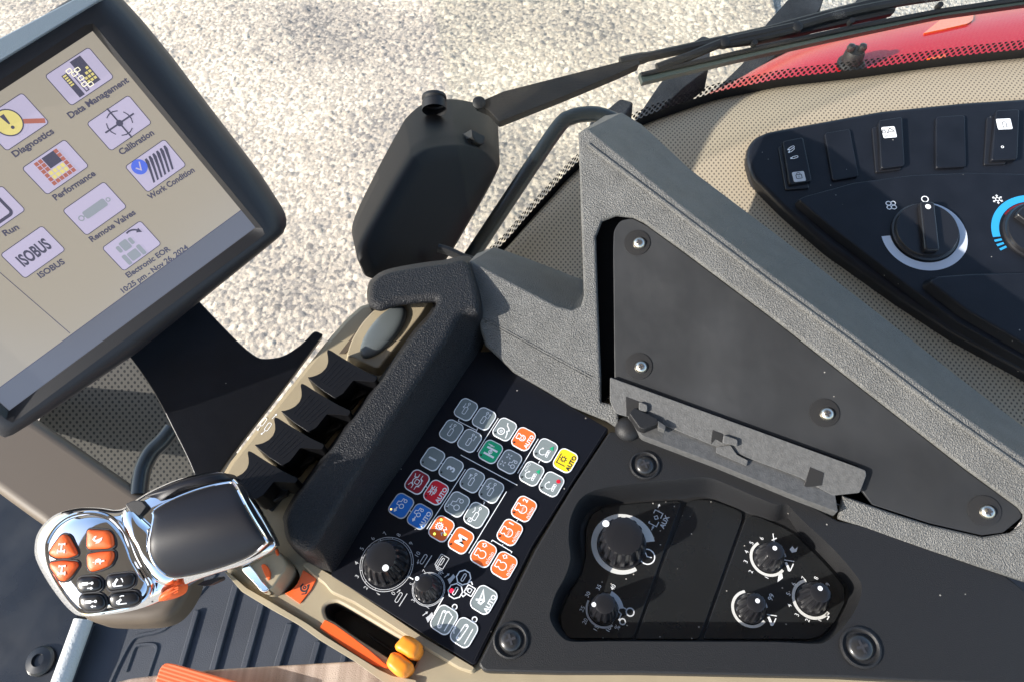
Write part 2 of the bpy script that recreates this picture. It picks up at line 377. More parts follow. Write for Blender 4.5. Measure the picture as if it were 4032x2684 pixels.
class Art:
    """flat print laid a hair above a face: strokes, discs, filled shapes and lettering (millimetres)"""
    def __init__(s, fr, z=.00012): s.f = fr; s.mb = MB(); s.z = z
    def _z(s): s.z += .000012; return s.z
    def line(s, P, w=.5, closed=False):
        P = [np.array(p, float) * .001 for p in P]; w = w * .0005; z = s._z(); N = len(P); A = []; B = []
        for i in range(N):
            a = P[i - 1] if (i or closed) else None; b = P[(i + 1) % N] if (i < N - 1 or closed) else None
            ds = [d / (np.linalg.norm(d) + 1e-12) for d in ([P[i] - a] if a is not None else []) + ([b - P[i]] if b is not None else [])]
            ns = [np.array([-d[1], d[0]]) for d in ds]; m_ = sum(ns); L = np.linalg.norm(m_); m_ = m_ / L if L > 1e-6 else ns[0]
            k = 1 / max(.4, m_ @ ns[0]); A.append(P[i] + m_ * w * k); B.append(P[i] - m_ * w * k)
        s.mb.skin(s.mb.ring([s.f.at(*p, z) for p in B]), s.mb.ring([s.f.at(*p, z) for p in A]), closed); return s
    def poly(s, P):
        z = s._z(); P = [np.array(p, float) * .001 for p in P]
        if area2(P) < 0: P = P[::-1]
        s.mb.cap(s.mb.ring([s.f.at(*p, z) for p in P])); return s
    def disc(s, x, y, r, n=14): return s.poly([(x + r * math.cos(2 * math.pi * k / n), y + r * math.sin(2 * math.pi * k / n)) for k in range(n)])
    def ring(s, x, y, r, w=.5, a0=0, a1=360, n=None):
        n = n or max(8, int(abs(a1 - a0) / 12)); full = abs(a1 - a0) >= 359.9
        A = [math.radians(a0 + (a1 - a0) * k / n) for k in range(n if full else n + 1)]
        return s.line([(x + r * math.cos(a), y + r * math.sin(a)) for a in A], w, full)
    def arrow(s, x0, y0, x1, y1, w=.5, h=1.2):
        s.line([(x0, y0), (x1, y1)], w); a = math.atan2(y1 - y0, x1 - x0)
        return s.line([(x1 - h * math.cos(a - .6), y1 - h * math.sin(a - .6)), (x1, y1), (x1 - h * math.cos(a + .6), y1 - h * math.sin(a + .6))], w)
    def text(s, t, x, y, h, rot=0, bold=False, sx=1.0):
        V, Fc = text_mesh(t, bold); z = s._z(); k = h / .72 * .001; cr, sr = math.cos(math.radians(rot)), math.sin(math.radians(rot)); b = len(s.mb.V)
        for (vx, vy) in V: vx *= sx; s.mb.V.append(s.f.at(x * .001 + k * (vx * cr - vy * sr), y * .001 + k * (vx * sr + vy * cr), z))
        s.mb.F += [tuple(b + i for i in f) for f in Fc]; return s
    def build(s, name, m, parent): return s.mb.build(name, m, parent, smooth=False)
def rrect(w, h, r, n=5):
    out = []
    for (x, y, a) in ((w / 2 - r, h / 2 - r, 0), (-w / 2 + r, h / 2 - r, 90), (-w / 2 + r, -h / 2 + r, 180), (w / 2 - r, -h / 2 + r, 270)):
        for k in range(n + 1):
            t = math.radians(a + 90 * k / n); out.append((x + r * math.cos(t), y + r * math.sin(t)))
    return out
def frame_slab(name, fr, P, m, parent, top=.0006, thick=.0006, r=.0004, label=None, seg=3):
    mb = MB(); pl = fr.plane(); Q = dedup([np.array(p, float) * .001 for p in P])
    if area2(Q) < 0: Q = Q[::-1]
    add_slab(mb, pl, Q, top, thick, r, 0, seg); return mb.build(name, m, parent, label=label)
def lathe(mb, fr, prof, n=48, ribs=0, depth=0):
    """prof = list of (radius, height, rib share) in metres"""
    rings = []
    for (r, h, k) in prof:
        P = []
        for i in range(n):
            a = 2 * math.pi * i / n; rr = r - (depth * k * (1 if (i * ribs // (n // 2)) % 2 else 0) if ribs else 0); P.append(fr.at(rr * math.cos(a), rr * math.sin(a), h))
        rings.append(mb.ring(P))
    for a, b in zip(rings, rings[1:]): mb.skin(a, b)
    mb.cap(rings[-1])
def dome(mb, pl, Q, cen, base, h, p=2.6, q=2.0, steps=10, skirt=(), flat=0.0):
    """raised cushion over an outline; skirt = list of (scale, height) rings below it"""
    rings = []
    for (sc, hh) in skirt: rings.append(mb.ring([pl.up(cen + (w - cen) * sc, base + hh) for w in Q]))
    for k in range(steps):
        t = 1 - k / steps; t = t if t > 0 else 0; s_ = math.sin(t * math.pi / 2)
        rings.append(mb.ring([pl.up(cen + (w - cen) * s_, base + h * max(0, 1 - s_ ** p) ** (1 / q)) for w in Q]))
    for a, b in zip(rings, rings[1:]): mb.skin(a, b)
    ci = len(mb.V); mb.V.append(pl.up(cen, base + h)); L = rings[-1]
    for i in range(len(L)): mb.F.append((L[i], L[(i + 1) % len(L)], ci))
def cushion(mb, pl, Q, cen, axis, h, k1, k2, edge, skirt=(), steps=16, pw=14, ctl=None):
    """smooth cushion: curved k1 along axis and k2 across it, rolling over at its rim"""
    Qa = np.array(Q); u = np.array(axis, float); u /= np.linalg.norm(u); v = np.array([-u[1], u[0]]); a = np.abs((Qa - cen) @ u).max(); b = np.abs((Qa - cen) @ v).max(); rings = []
    def hh(q, s_): d = q - cen; return h * (1 - k1 * (d @ u / a) ** 2 - k2 * (d @ v / b) ** 2) - edge * s_ ** pw + (ctl(d @ u / a, d @ v / b) if ctl else 0)
    for (sc, z) in skirt: rings.append(mb.ring([pl.up(cen + (w - cen) * sc, hh(w, 1) + z) for w in Q]))
    S = [1, .995, .985, .97, .95, .92, .88, .83, .77, .7, .6, .5, .4, .3, .2, .1]
    for s_ in S: rings.append(mb.ring([pl.up(cen + (w - cen) * s_, hh(cen + (w - cen) * s_, s_)) for w in Q]))
    for x, y in zip(rings, rings[1:]): mb.skin(x, y)
    ci = len(mb.V); mb.V.append(pl.up(cen, hh(cen, 0))); L = rings[-1]
    for i in range(len(L)): mb.F.append((L[i], L[(i + 1) % len(L)], ci))
def knob(parent, pl, base, rb, rt, h, ndot, n_ribs=14, m=None, flange=True):
    """ribbed rotary knob standing on pl; base and ndot are surveyed pixels"""
    fr = Frame(pl, base, vec=(1, 0, 0)); mb = MB(); d = rb * .10
    prof = [(rb * 1.06, 0, 0), (rb * 1.06, h * .10, 0), (rb, h * .12, 1), (rb * .97, h * .3, 1), (rt + (rb - rt) * .3, h * .82, 1), (rt * 1.0, h * .93, .35), (rt * .94, h * .97, 0), (rt * .8, h * .99, 0), (rt * .4, h, 0), (rt * .1, h * 1.0, 0)]
    lathe(mb, fr, prof, 2 * n_ribs * 4, n_ribs, d); k = mb.build('knob', m or m_btn, parent, ang=28)
    top = Plane(pl.n, fr.o + pl.n * h); dp = top.at(ndot); f2 = Frame(pl, base, vec=(1, 0, 0)); f2.o = dp
    Art(f2, .00025).disc(0, 0, rb * 1000 * .13 + .3).build('pointer_dot', m_white, k); return k

# ================================================================== SETTING
GZ = -1.75
def ground():
    m = mat('gravel stones', (.5, .45, .38), .85, .25, bump=[('n', 160, .5, .004)])
    nt = m.node_tree; b = nt.nodes['Principled BSDF']; at = _n(nt, 'ShaderNodeAttribute', attribute_name='tint'); 
    rp = _n(nt, 'ShaderNodeValToRGB'); e = rp.color_ramp.elements
    e[0].position = 0; e[0].color = (.22, .195, .165, 1); e[1].position = 1; e[1].color = (.76, .645, .48, 1)
    for p, cc in ((.15, (.27, .24, .205)), (.4, (.47, .395, .30)), (.55, (.42, .36, .285)), (.75, (.59, .50, .38))): x = e.new(p); x.color = (*cc, 1)
    nt.links.new(at.outputs['Fac'], rp.inputs[0]); nt.links.new(rp.outputs[0], b.inputs['Base Color'])
    pl = zpl(GZ); cs = np.array([pl.at(p)[:2] for p in ((-100, -100), (2900, -100), (-100, 1900), (2300, 1500), (3000, 500))])
    x0, y0 = cs.min(0) - .15; x1, y1 = cs.max(0) + .15; st = .0044
    nx, ny = int((x1 - x0) / st) + 1, int((y1 - y0) / st) + 1
    X, Y = np.meshgrid(x0 + np.arange(nx) * st, y0 + np.arange(ny) * st); hgt = np.zeros_like(X); tint = np.zeros_like(X)
    for (cell, amp, sh) in ((.013, .0040, 0), (.026, .0072, 1)):
        gx, gy = np.floor(X / cell).astype(int), np.floor(Y / cell).astype(int); ox, oy = gx.min() - 2, gy.min() - 2
        W, Hh = gx.max() - ox + 4, gy.max() - oy + 4; jx, jy = rng.random((Hh, W)), rng.random((Hh, W)); rad = .5 + .5 * rng.random((Hh, W)); tn = rng.random((Hh, W)); keep = rng.random((Hh, W)) < (1 if sh == 0 else .22)
        best = np.full(X.shape, 1e9); bt = np.zeros_like(X); br = np.ones_like(X); bk = np.zeros(X.shape, bool)
        for dx in (-1, 0, 1):
            for dy in (-1, 0, 1):
                ix, iy = gx - ox + dx, gy - oy + dy; px, py = (gx + dx + jx[iy, ix]) * cell, (gy + dy + jy[iy, ix]) * cell
                d = np.hypot(X - px, Y - py) / cell; w = d < best; best = np.where(w, d, best); bt = np.where(w, tn[iy, ix], bt); br = np.where(w, rad[iy, ix], br); bk = np.where(w, keep[iy, ix], bk)
        hh = amp * br * np.sqrt(np.clip(1 - (best / .75) ** 2, 0, 1)) * bk
        if sh == 0: hgt, tint = hh, bt
        else: w = hh > hgt; hgt = np.where(w, hh, hgt); tint = np.where(w, bt, tint)
    hgt = hgt + .012 * np.sin(X * 3.1 + 1) * np.sin(Y * 2.3) 
    # drifts of paler and darker stone
    lo = np.zeros_like(X)
    for k in range(7): a = rng.random() * 6.3; f = 1.2 + 3.2 * rng.random(); lo += np.sin((X * math.cos(a) + Y * math.sin(a)) * f * 2.2 + rng.random() * 6)
    tint = np.clip(tint * .80 + .12 + lo * .055, 0, 1)
    V = np.stack([X.ravel(), Y.ravel(), (GZ + hgt).ravel()], 1); idx = np.arange(nx * ny).reshape(ny, nx)
    Q = np.stack([idx[:-1, :-1], idx[:-1, 1:], idx[1:, 1:], idx[1:, :-1]], -1).reshape(-1, 4)
    me = bpy.data.meshes.new('gravel'); me.vertices.add(len(V)); me.vertices.foreach_set('co', V.ravel()); me.loops.add(Q.size); me.loops.foreach_set('vertex_index', Q.ravel())
    me.polygons.add(len(Q)); me.polygons.foreach_set('loop_start', np.arange(len(Q)) * 4); me.update(calc_edges=True)
    a = me.attributes.new('tint', 'FLOAT', 'POINT'); a.data.foreach_set('value', tint.ravel().astype(np.float32)); me.polygons.foreach_set('use_smooth', [True] * len(Q))
    me.materials.append(m); ob = bpy.data.objects.new('gravel', me); COL.objects.link(ob); ob['kind'] = 'stuff'; ob['label'] = 'pale sunlit loose gravel on the yard'
    mg = mat('yard ground', (.52, .47, .40), .9, .2, bump=[('n', 40, 1, .02), ('n', 160, .8, .006)], var=(60, .6, 1.3))
    g = link_mesh('ground', [(-60, -60, GZ - .03), (60, -60, GZ - .03), (60, 60, GZ - .03), (-60, 60, GZ - .03)], [(0, 1, 2, 3)], mg); g['kind'] = 'structure'
ground()

# ---------------------------------------------------------------- floor of the cab
PF = zpl(-.62)
def floor_and_door():
    fl = slab('cab_floor', PF, c('R', -300, 1500, 60, 1376, 700, 850, 880, 700, 1600, 300, 2300, 200) + c('N', 700, 500) + c('S', 1900, 1700, 2500, 1500, 3400, 1900, 4300, 2400, 4300, 3600, -500, 3600), m_dark, None, top=-.012, thick=.05, r=.004); fl['kind'] = 'structure'
    t = thing('floor_mat', 'slate grey ribbed rubber floor mat below the chrome joystick', 'floor mat', PF.at(c1('R', 1500, 1100)))
    mp = rnd(c('R', 640, 1376, 860, 840, 1200, 700, 1900, 200, 2500, 200) + c('N', 1500, 700, 1500, 1500, -400, 1500), 10)
    slab('mat_sheet', PF, mp, m_mat, t, top=0, thick=.01, r=.003)
    for (x0, y0, x1, y1, w) in ((180, 530, -30, 1300, 26), (395, 690, 230, 1300, 26), (630, 860, 500, 1300, 26), (870, 1010, 790, 1300, 24), (1090, 1120, 1050, 1300, 22)):
        slab('mat_rib', PF, rnd(c('N', x0 - w, y0, x0 + w, y0 + 10, x1 + w, y1, x1 - w, y1), 8), m_mat, t, .006, .0065, .0025)
    for (x0, y0, x1, y1, w) in ((1840, 705, 1640, 1400, 22),):
        slab('mat_rib', PF, rnd(c('R', x0 - w, y0, x0 + w, y0 + 10, x1 + w, y1, x1 - w, y1), 8), m_mat, t, .006, .0065, .0025)
    mb = MB(); P = catmull(c('R', 1010, 1420, 1080, 1260, 1170, 1080, 1240, 975, 1320, 938, 1450, 912, 1560, 860, 1700, 722, 1890, 510, 2000, 380), 5, False)
    add_tube(mb, [PF.at(p) for p in P], .0035, 6); P = catmull(c('R', 1170, 1280, 1215, 1150, 1250, 1060, 1300, 1030, 1420, 1026, 1455, 1062, 1420, 1180, 1370, 1330), 5, False)
    add_tube(mb, [PF.at(p) for p in P], .003, 6); mb.build('mat_border', m_mat, t)
    s = thing('door_sill_seal', 'pale grey knurled seal strip along the dark door edge', 'seal strip', PF.at(c1('R', 640, 1200)))
    mb = MB(); add_tube(mb, [zpl(-.60).at(p) for p in resample(c('R', 775, 800, 740, 900, 650, 1150, 560, 1400, 500, 1560), 20, False)], .0135, 12); mb.build('seal_tube', m_seal, s)
    mb = MB(); add_slab(mb, PF, out2(PF, c('R', 780, 850, 880, 840, 640, 1500, 560, 1500)), .012, .02, .003); mb.build('seal_flange', m_mat, s)
    d = thing('door_panel', 'dark blue black lower door panel with a round bolt, left of the pale seal', 'door panel', zpl(-.6).at(c1('R', 200, 800)))
    slab('panel', zpl(-.6), c('R', -700, -900, 300, -500, 500, 150, 740, 740, 735, 850, 520, 1400, 400, 1700, -600, 1700), m_dark, d, thick=.02, r=.004)
    fr = Frame(zpl(-.6), c1('R', 385, 1180), vec=(1, 0, 0)); mb = MB(); lathe(mb, fr, [(.021, -.001, 0), (.021, .004, 0), (.018, .008, 0), (.009, .010, 0), (.008, .006, 0), (.001, .006, 0)], 24); mb.build('bolt', m_dark, d)
    p = thing('brown_side_rail', 'broad brown plastic rail running diagonally behind the chrome joystick', 'trim', zpl(-.33).at(c1('C', 300, 300)))
    pb = zpl(-.33); px = rnd(c('C', -500, -460, -100, -290, 320, -5, 820, 345, 1120, 560, 1090, 920, 1010, 1060, 930, 1140, 820, 1172, 600, 1180, 450, 1172, 350, 1130, 130, 545, 0, 455, -500, 90), [0, 0, 0, 60, 120, 150, 120, 120, 100, 90, 60, 60, 60, 0, 0])
    slab('rail_body', pb, px, m_brown, p, thick=.035, r=.016, seg=6)
floor_and_door()

def speaker_area():
    pl = Plane((.25, -.55, .8), zpl(-.42).at(c1('T', 900, 500)))
    t = thing('perforated_side_panel', 'perforated grey tan panel low beside the black monitor mount', 'panel', pl.at(c1('T', 900, 500)))
    px = c('T', 300, 500, 500, 100, 1000, -250, 1700, 500, 1900, 1000, 1200, 1150, 700, 800); Q = out2(pl, px); mb = MB(); r0 = mb.ring([pl.up(q, 0) for q in Q]); r1 = mb.ring([pl.up(q, -.02) for q in Q]); mb.skin(r1, r0); mb.cap(r0)
    mb.build('panel', m_grille, t, uv=[tuple(q) for q in Q] * 2)
    h = thing('hose', 'dark blue rubber hose below the black monitor mount', 'hose', zpl(-.4).at(c1('T', 1090, 1000)))
    mb = MB(); add_tube(mb, [zpl(-.34).at(p) for p in catmull(c('T', 1330, 560, 1260, 650, 1170, 740, 1110, 850, 1085, 950, 1070, 1080), 6, False)], .0105, 12); mb.build('hose_tube', m_rail, h)
speaker_area()

def seat():
    pl = zpl(-.09); t = thing('seat', 'brown striped fabric seat cushion at the bottom edge under the tan console', 'seat', pl.at(c1('N', 600, 1330)))
    m = mat('striped brown fabric', (.17, .125, .10), .9, .2, bump=[('n', 1200, .6, .001)]); nt = m.node_tree; b = nt.nodes['Principled BSDF']
    tc = _n(nt, 'ShaderNodeTexCoord'); wv = _n(nt, 'ShaderNodeTexNoise'); mp = _n(nt, 'ShaderNodeMapping'); mp.inputs['Scale'].default_value = (95, 5, 5); mp.inputs['Rotation'].default_value = (0, 0, .06)
    nt.links.new(tc.outputs['Object'], mp.inputs[0]); nt.links.new(mp.outputs[0], wv.inputs[0]); wv.inputs['Scale'].default_value = 1; wv.inputs['Detail'].default_value = 4
    rp = _n(nt, 'ShaderNodeValToRGB'); rp.color_ramp.elements[0].position = .3; rp.color_ramp.elements[1].position = .7; rp.color_ramp.elements[0].color = (.20, .145, .115, 1); rp.color_ramp.elements[1].color = (.46, .37, .31, 1)
    nt.links.new(wv.outputs[0], rp.inputs[0]); nt.links.new(rp.outputs[0], b.inputs['Base Color'])
    slab('cushion', pl, rnd(c('N', -950, 1380, -700, 1320, -300, 1275, 0, 1248, 600, 1212, 1200, 1178, 1800, 1150, 1900, 1600, 1500, 1900, -900, 1900), 20), m, t, thick=.10, r=.012, seg=5)
    pl = zpl(-.075); t = thing('armrest_flap', 'orange ridged flap poking up at the bottom left by the seat', 'flap', pl.at(c1('R', 1600, 1300)))
    m = mat('orange ridged plastic', (.62, .12, .035), .45, .4); nt = m.node_tree; b = nt.nodes['Principled BSDF']; tc = _n(nt, 'ShaderNodeTexCoord'); wv = _n(nt, 'ShaderNodeTexWave', bands_direction='Y'); wv.inputs['Scale'].default_value = 120
    mp = _n(nt, 'ShaderNodeMapping'); mp.inputs['Rotation'].default_value = (0, 0, .22); nt.links.new(tc.outputs['Object'], mp.inputs[0]); nt.links.new(mp.outputs[0], wv.inputs[0]); bp = _n(nt, 'ShaderNodeBump'); bp.inputs['Distance'].default_value = .0005; bp.inputs['Strength'].default_value = .4
    nt.links.new(wv.outputs['Fac'], bp.inputs['Height']); nt.links.new(bp.outputs[0], b.inputs['Normal'])
    slab('flap_body', pl, rnd(c('R', 1400, 1500, 1440, 1376, 1480, 1245, 1525, 1195, 1600, 1200, 1900, 1285, 2230, 1378, 2600, 1480, 2500, 1700, 1400, 1700), 14), m, t, thick=.03, r=.004)
seat()

def added_cab_roof():
    t = thing('added_cab_roof', 'unseen pale grey cab roof added overhead for reflections and shade', 'roof', (0, .1, 1.05)); fw = Vector((.45, .89, 0)); fw.normalize(); sx = Vector((fw.y, -fw.x, 0)); mb = MB()  # roof out of view, added to shade the cab and fill the reflections
    pl = zpl(1.05); mb2 = MB(); Q = [np.array(((fw * a + sx * b).x, (fw * a + sx * b).y)) for a, b in ((-.95, -.85), (-.95, .75), (.75, .75), (.75, -.85))]; Q = Q if area2(Q) > 0 else Q[::-1]
    add_slab(mb2, pl, Q, .08, .12, .03); mb2.build('added_headliner', mat('added_headliner', (.22, .205, .185), .9, .2), t)
added_cab_roof()
# ================================================================== beyond the glass: tyre, bonnet, wiper
def exterior():
    pt = zpl(-.92); t = thing('front_tyre', 'dusty black front tyre with thick tread lugs beside the red bonnet', 'tyre', zpl(GZ).at(c1('J', 900, 300)))
    fw = pt.at(c1('J', 1500, -200)) - pt.at(c1('J', 600, 420)); fw /= np.linalg.norm(fw); sx = np.cross(fw, [0, 0, 1.]); sx /= np.linalg.norm(sx)
    cen = pt.at(c1('J', 1050, 360)) + sx * .16; Rr = .80; cen[2] = -.98 - Rr * .96; mb = MB(); rings = []
    for (w, r) in ((-.26, .55), (-.29, .78), (-.26, .93), (-.14, .985), (0, 1.0), (.14, .985), (.26, .93), (.29, .78), (.26, .55)):
        rings.append(mb.ring([cen + sx * w + Rr * r * (fw * math.cos(2 * math.pi * k / 64) + np.array([0, 0, 1.]) * math.sin(2 * math.pi * k / 64)) for k in range(64)]))
    for a, b in zip(rings, rings[1:]): mb.skin(a, b)
    mb.build('carcass', m_rubber, t)
    lugs = [c('J', 1010, 5, 1090, -60, 1230, -40, 1190, 60, 1060, 190, 930, 330, 700, 480, 600, 515, 760, 360, 890, 140), c('J', 475, 240, 530, 203, 578, 218, 565, 390, 420, 500, 150, 760, 120, 720, 290, 470, 420, 330), c('J', 5, 605, 60, 558, 140, 580, 60, 700, -90, 760, -120, 700), c('J', 1560, -180, 1640, -260, 1780, -240, 1740, -140, 1480, 130, 1250, 280, 1150, 300, 1310, 160, 1440, -60)]
    for P in lugs: slab('tread_lug', pt, rnd(P, 14), m_rubber, t, thick=.075, r=.012)
    # bonnet: rounded red shell
    t = thing('bonnet', 'glossy red tractor bonnet beyond the windscreen', 'bonnet', zpl(-.6).at(c1('J', 2000, 250)))
    sil = catmull(c('J', 520, 590, 690, 498, 880, 385, 1100, 280, 1400, 190, 1700, 128, 2000, 75, 2356, 15, 2900, -90, 3500, -190), 5, False); pe = zpl(-.62); E = [pe.at(p) for p in sil]
    dirv = pe.at(c1('J', 1900, 700)) - pe.at(c1('J', 1500, 130)); dirv = dirv / np.linalg.norm(dirv); mb = MB(); rings = []
    for (w, z) in ((.06, -.5), (.015, -.2), (.003, -.03), (0, 0), (.012, .022), (.04, .045), (.09, .066), (.17, .085), (.28, .097), (.45, .104), (.7, .105), (1.1, .10)):
        rings.append(mb.ring([e + dirv * w * (.55 + .45 * min(1, i / 20)) + np.array([0, 0, z]) for i, e in enumerate(E)]))
    for a, b in zip(rings, rings[1:]): mb.skin(a, b, False)
    hood = mb.build('bonnet_shell', m_red, t, ang=60)
    bv = BVHTree.FromPolygons([tuple(v) for v in mb.V], [tuple(f) for f in mb.F])
    def on(p):
        h = bv.ray_cast(Vector(CAM), Vector(ray(p)).normalized()); return np.array(h[0]) if h[0] else pe.off(.08).at(p)
    def on_hood(name, px, m, d=.004):
        P = [on(p) for p in px]; n = np.array([0, 0, 1.]); mb = MB(); a = mb.ring([p - n * .004 for p in P]); b = mb.ring([p + n * d for p in P]); mb.skin(a, b); mb.skin(b, a) if False else None; mb.cap(b); return mb.build(name, m, t)
    on_hood('amber_reflection', rnd(c('J', 1780, 200, 1880, 120, 1930, 88, 2070, 66, 2060, 125, 2030, 145, 1900, 175), 6), m_amber)  # orange beacon's reflection in the paint, put on as a coloured patch
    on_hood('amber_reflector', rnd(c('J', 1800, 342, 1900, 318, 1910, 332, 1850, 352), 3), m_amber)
    w = thing('washer_nozzle', 'small black washer nozzle standing on the red bonnet', 'washer nozzle', on(c1('J', 1365, 375))); o = on(c1('J', 1368, 372)); pz = Plane((0, 0, 1), o); fr = Frame(pz, c1('J', 1368, 372), vec=(1, 0, 0)); fr.o = o
    mb = MB(); lathe(mb, fr, [(.027, -.004, 0), (.027, .006, 0), (.021, .012, 0), (.019, .03, 0), (.016, .036, 0), (.001, .037, 0)], 24); mb.build('nozzle_base', m_ext, w)
    for s_ in (-1, 1):
        mb = MB(); f2 = Frame(pz, c1('J', 1368, 372), vec=(1, 0, 0)); f2.o = o + np.array([s_ * .011, 0, .036]); lathe(mb, f2, [(.005, -.004, 0), (.0075, .001, 0), (.0085, .006, 0), (.0065, .012, 0), (.002, .014, 0)], 16); mb.build('jet_ball', m_btn, w)
exterior()

PD = gpl(.10, .35, c1('I', 1005, 775), .72)          # the dashboard's face
def glass_and_wiper():
    low = catmull(c('D', 1040, 1330, 1195, 1195, 1330, 1040, 1500, 850, 1690, 650) + c('J', 60, 785, 190, 712, 400, 636, 600, 572, 800, 530, 1000, 492, 1400, 446, 1900, 378, 2356, 330, 2900, 270, 3600, 210), 5, False)
    pb = PD.off(-.012); P = [pb.at(p) for p in low]; P = resample(P, 120, False)
    t = thing('windscreen', 'curved clear windscreen with a dotted black border above the tan dashboard', 'windscreen', P[60])
    out = []
    for i in range(len(P)):
        d = P[min(i + 1, len(P) - 1)] - P[max(i - 1, 0)]; n = np.cross(d, [0, 0, 1.]); n /= np.linalg.norm(n); out.append(-n)
    lean = np.array([0, 0.0, 1.0])
    mb = MB(); rows = [mb.ring([p + n * .002 + lean * h for p, n in zip(P, out)]) for h in (-.03, .75)]; bk = [mb.ring([p + n * .006 + lean * h for p, n in zip(P, out)]) for h in (-.03, .75)]
    mb.skin(rows[0], rows[1], False); mb.skin(bk[1], bk[0], False); mb.build('glass_pane', m_glass, t)
    s = np.r_[0, np.cumsum([np.linalg.norm(P[i + 1] - P[i]) for i in range(len(P) - 1)])]
    mb = MB(); a = mb.ring([p + lean * -.03 for p in P]); b = mb.ring([p + lean * .0115 for p in P]); mb.skin(a, b, False); mb.build('frit_band', m_frit, t)
    mb = MB(); a = mb.ring([p + lean * .0115 for p in P]); b = mb.ring([p + lean * .0235 for p in P]); mb.skin(a, b, False); mb.build('frit_dots', m_fritdots, t, uv=[(x, 0) for x in s] + [(x, .012) for x in s])
    # wiper
    pw = gpl(0, .1, c1('J', 900, 250), 1.02)
    t = thing('wiper', 'black windscreen wiper with long arm and blade lying across the top right', 'wiper', pw.at(c1('J', 900, 250)))
    mb = MB(); add_slab(mb, pw, out2(pw, rnd(c('D', 985, 190, 1045, 168, 1190, 105, 1800, -50, 2117, -132, 2125, -85, 1960, -10, 1600, 140, 1160, 315, 1090, 235), [12, 10, 4, 0, 4, 4, 0, 0, 8, 8])), 0, .02, .004); mb.build('arm_cover', m_ext, t)
    fr = Frame(pw, c1('D', 1022, 190), vec=(1, 0, 0)); mb = MB(); lathe(mb, fr, [(.009, 0, 0), (.009, .004, 0), (.006, .006, 0), (.001, .006, 0)], 18); mb.build('arm_pivot', m_ext, t)
    mb = MB(); add_tube(mb, [pw.off(-.006).at(p) for p in catmull(c('J', 60, 358, 120, 345, 180, 333, 400, 285, 640, 232, 900, 175, 1150, 108, 1450, 30, 1700, -30, 2200, -140), 4, False)], [.008] * 9 + [.0065] * 28, 8); mb.build('arm_rod', m_ext, t)
    mb = MB(); add_tube(mb, [pw.at(p) for p in catmull(c('J', 270, 388, 460, 318, 640, 245, 800, 205, 1060, 150, 1300, 85, 1480, 45, 1700, 5, 2000, -40, 2600, -150), 4, False)], .0062, 8)
    add_tube(mb, [pw.at(p) for p in catmull(c('J', 650, 258, 860, 218, 1080, 165), 4, False)], .005, 8)
    for (x, y) in ((650, 246), (1062, 160)): f2 = Frame(pw, c1('J', x, y), vec=(1, 0, 0)); lathe(mb, f2, [(.0075, -.004, 0), (.0075, .005, 0), (.005, .0065, 0), (.001, .0065, 0)], 14)
    for (x, y) in ((820, 252), (1370, 128), (1870, 38)): f2 = Frame(pw, c1('J', x, y), vec=(1, 0, 0)); lathe(mb, f2, [(.004, -.004, 0), (.004, .006, 0), (.001, .006, 0)], 10)
    mb.build('blade_frame', m_ext, t)
    mb = MB(); add_slab(mb, pw, out2(pw, rnd(c('J', 640, 250, 1000, 165, 1460, 45, 1640, 40, 1630, 62, 1100, 175, 860, 225), 5)), -.006, .01, .002); mb.build('spoiler', m_ext, t)
    mr = mat('wiper rubber', (.035, .048, .045), .3, .5, bump=[('n', 300, .4, .001)])
    px = c('J', 172, 408, 260, 385, 620, 305, 820, 260, 1370, 138, 1880, 45, 2400, -40, 2410, 10, 1880, 85, 1280, 212, 700, 340, 190, 462)
    mb = MB(); add_slab(mb, pw, out2(pw, rnd(px, 3)), -.004, .012, .0025); rb = mb.build('blade_rubber', mr, t)
    mb = MB(); add_tube(mb, [pw.at(p) for p in c('J', 180, 425, 820, 280, 1370, 160, 1880, 62, 2400, -12)], .003, 6); mb.build('blade_edge', m_ext, rb)
    # motor cover: rounded black box outside the corner
    pc = gpl(-1.0, .25, c1('D', 700, 700), .90); t = thing('wiper_motor_cover', 'rounded black wiper motor box hanging over the gravel', 'motor cover', pc.at(c1('D', 700, 1000)))
    front = catmull(c('D', 190, 1180, 330, 910, 520, 590, 580, 520, 680, 468, 850, 448, 1000, 466, 1100, 520, 1165, 615, 1120, 720, 960, 1000, 780, 1290, 600, 1420, 290, 1400, 215, 1330), 6)
    back = catmull(c('D', 157, 1005, 300, 690, 475, 365, 535, 275, 645, 190, 800, 160, 950, 175, 1065, 222, 1150, 300, 1110, 640, 955, 940, 770, 1200, 590, 1330, 250, 1300, 172, 1160), 6)
    pbk = pc.off(-.115); mid = [np.array(f) * .80 + np.array(b) * .20 for f, b in zip(front, back)]
    F0 = [pc.pt2(p) for p in front]; cw = sum(F0) / len(F0); mb = MB(); rings = []
    rings.append(mb.ring([pbk.at(p) for p in back])); 
    for t_ in (.35, .6, .8): rings.append(mb.ring([pbk.at(b) * (1 - t_) + pc.at(f) * t_ for f, b in zip(front, back)]))
    P1 = [pc.at(f) for f in front]; Pm = [pbk.at(b) * .1 + pc.at(f) * .9 for f, b in zip(front, back)]; rings.append(mb.ring(Pm))
    for (s_, hh) in ((.975, .002), (.94, .006), (.89, .0085), (.6, .0095), (.2, .0095)): rings.append(mb.ring([pc.up(cw + (q - cw) * s_, hh - .004) for q in F0]))
    for a, b in zip(rings, rings[1:]): mb.skin(a, b)
    mb.cap(rings[-1]); mb.cap(rings[0], True); o = mb.build('cover_shell', mat('black motor cover', (.004, .0042, .005), .55, .16, bump=FINE), t, ang=80)
    bm = bmesh.new(); bm.from_mesh(o.data); bmesh.ops.recalc_face_normals(bm, faces=bm.faces); bm.to_mesh(o.data); bm.free()
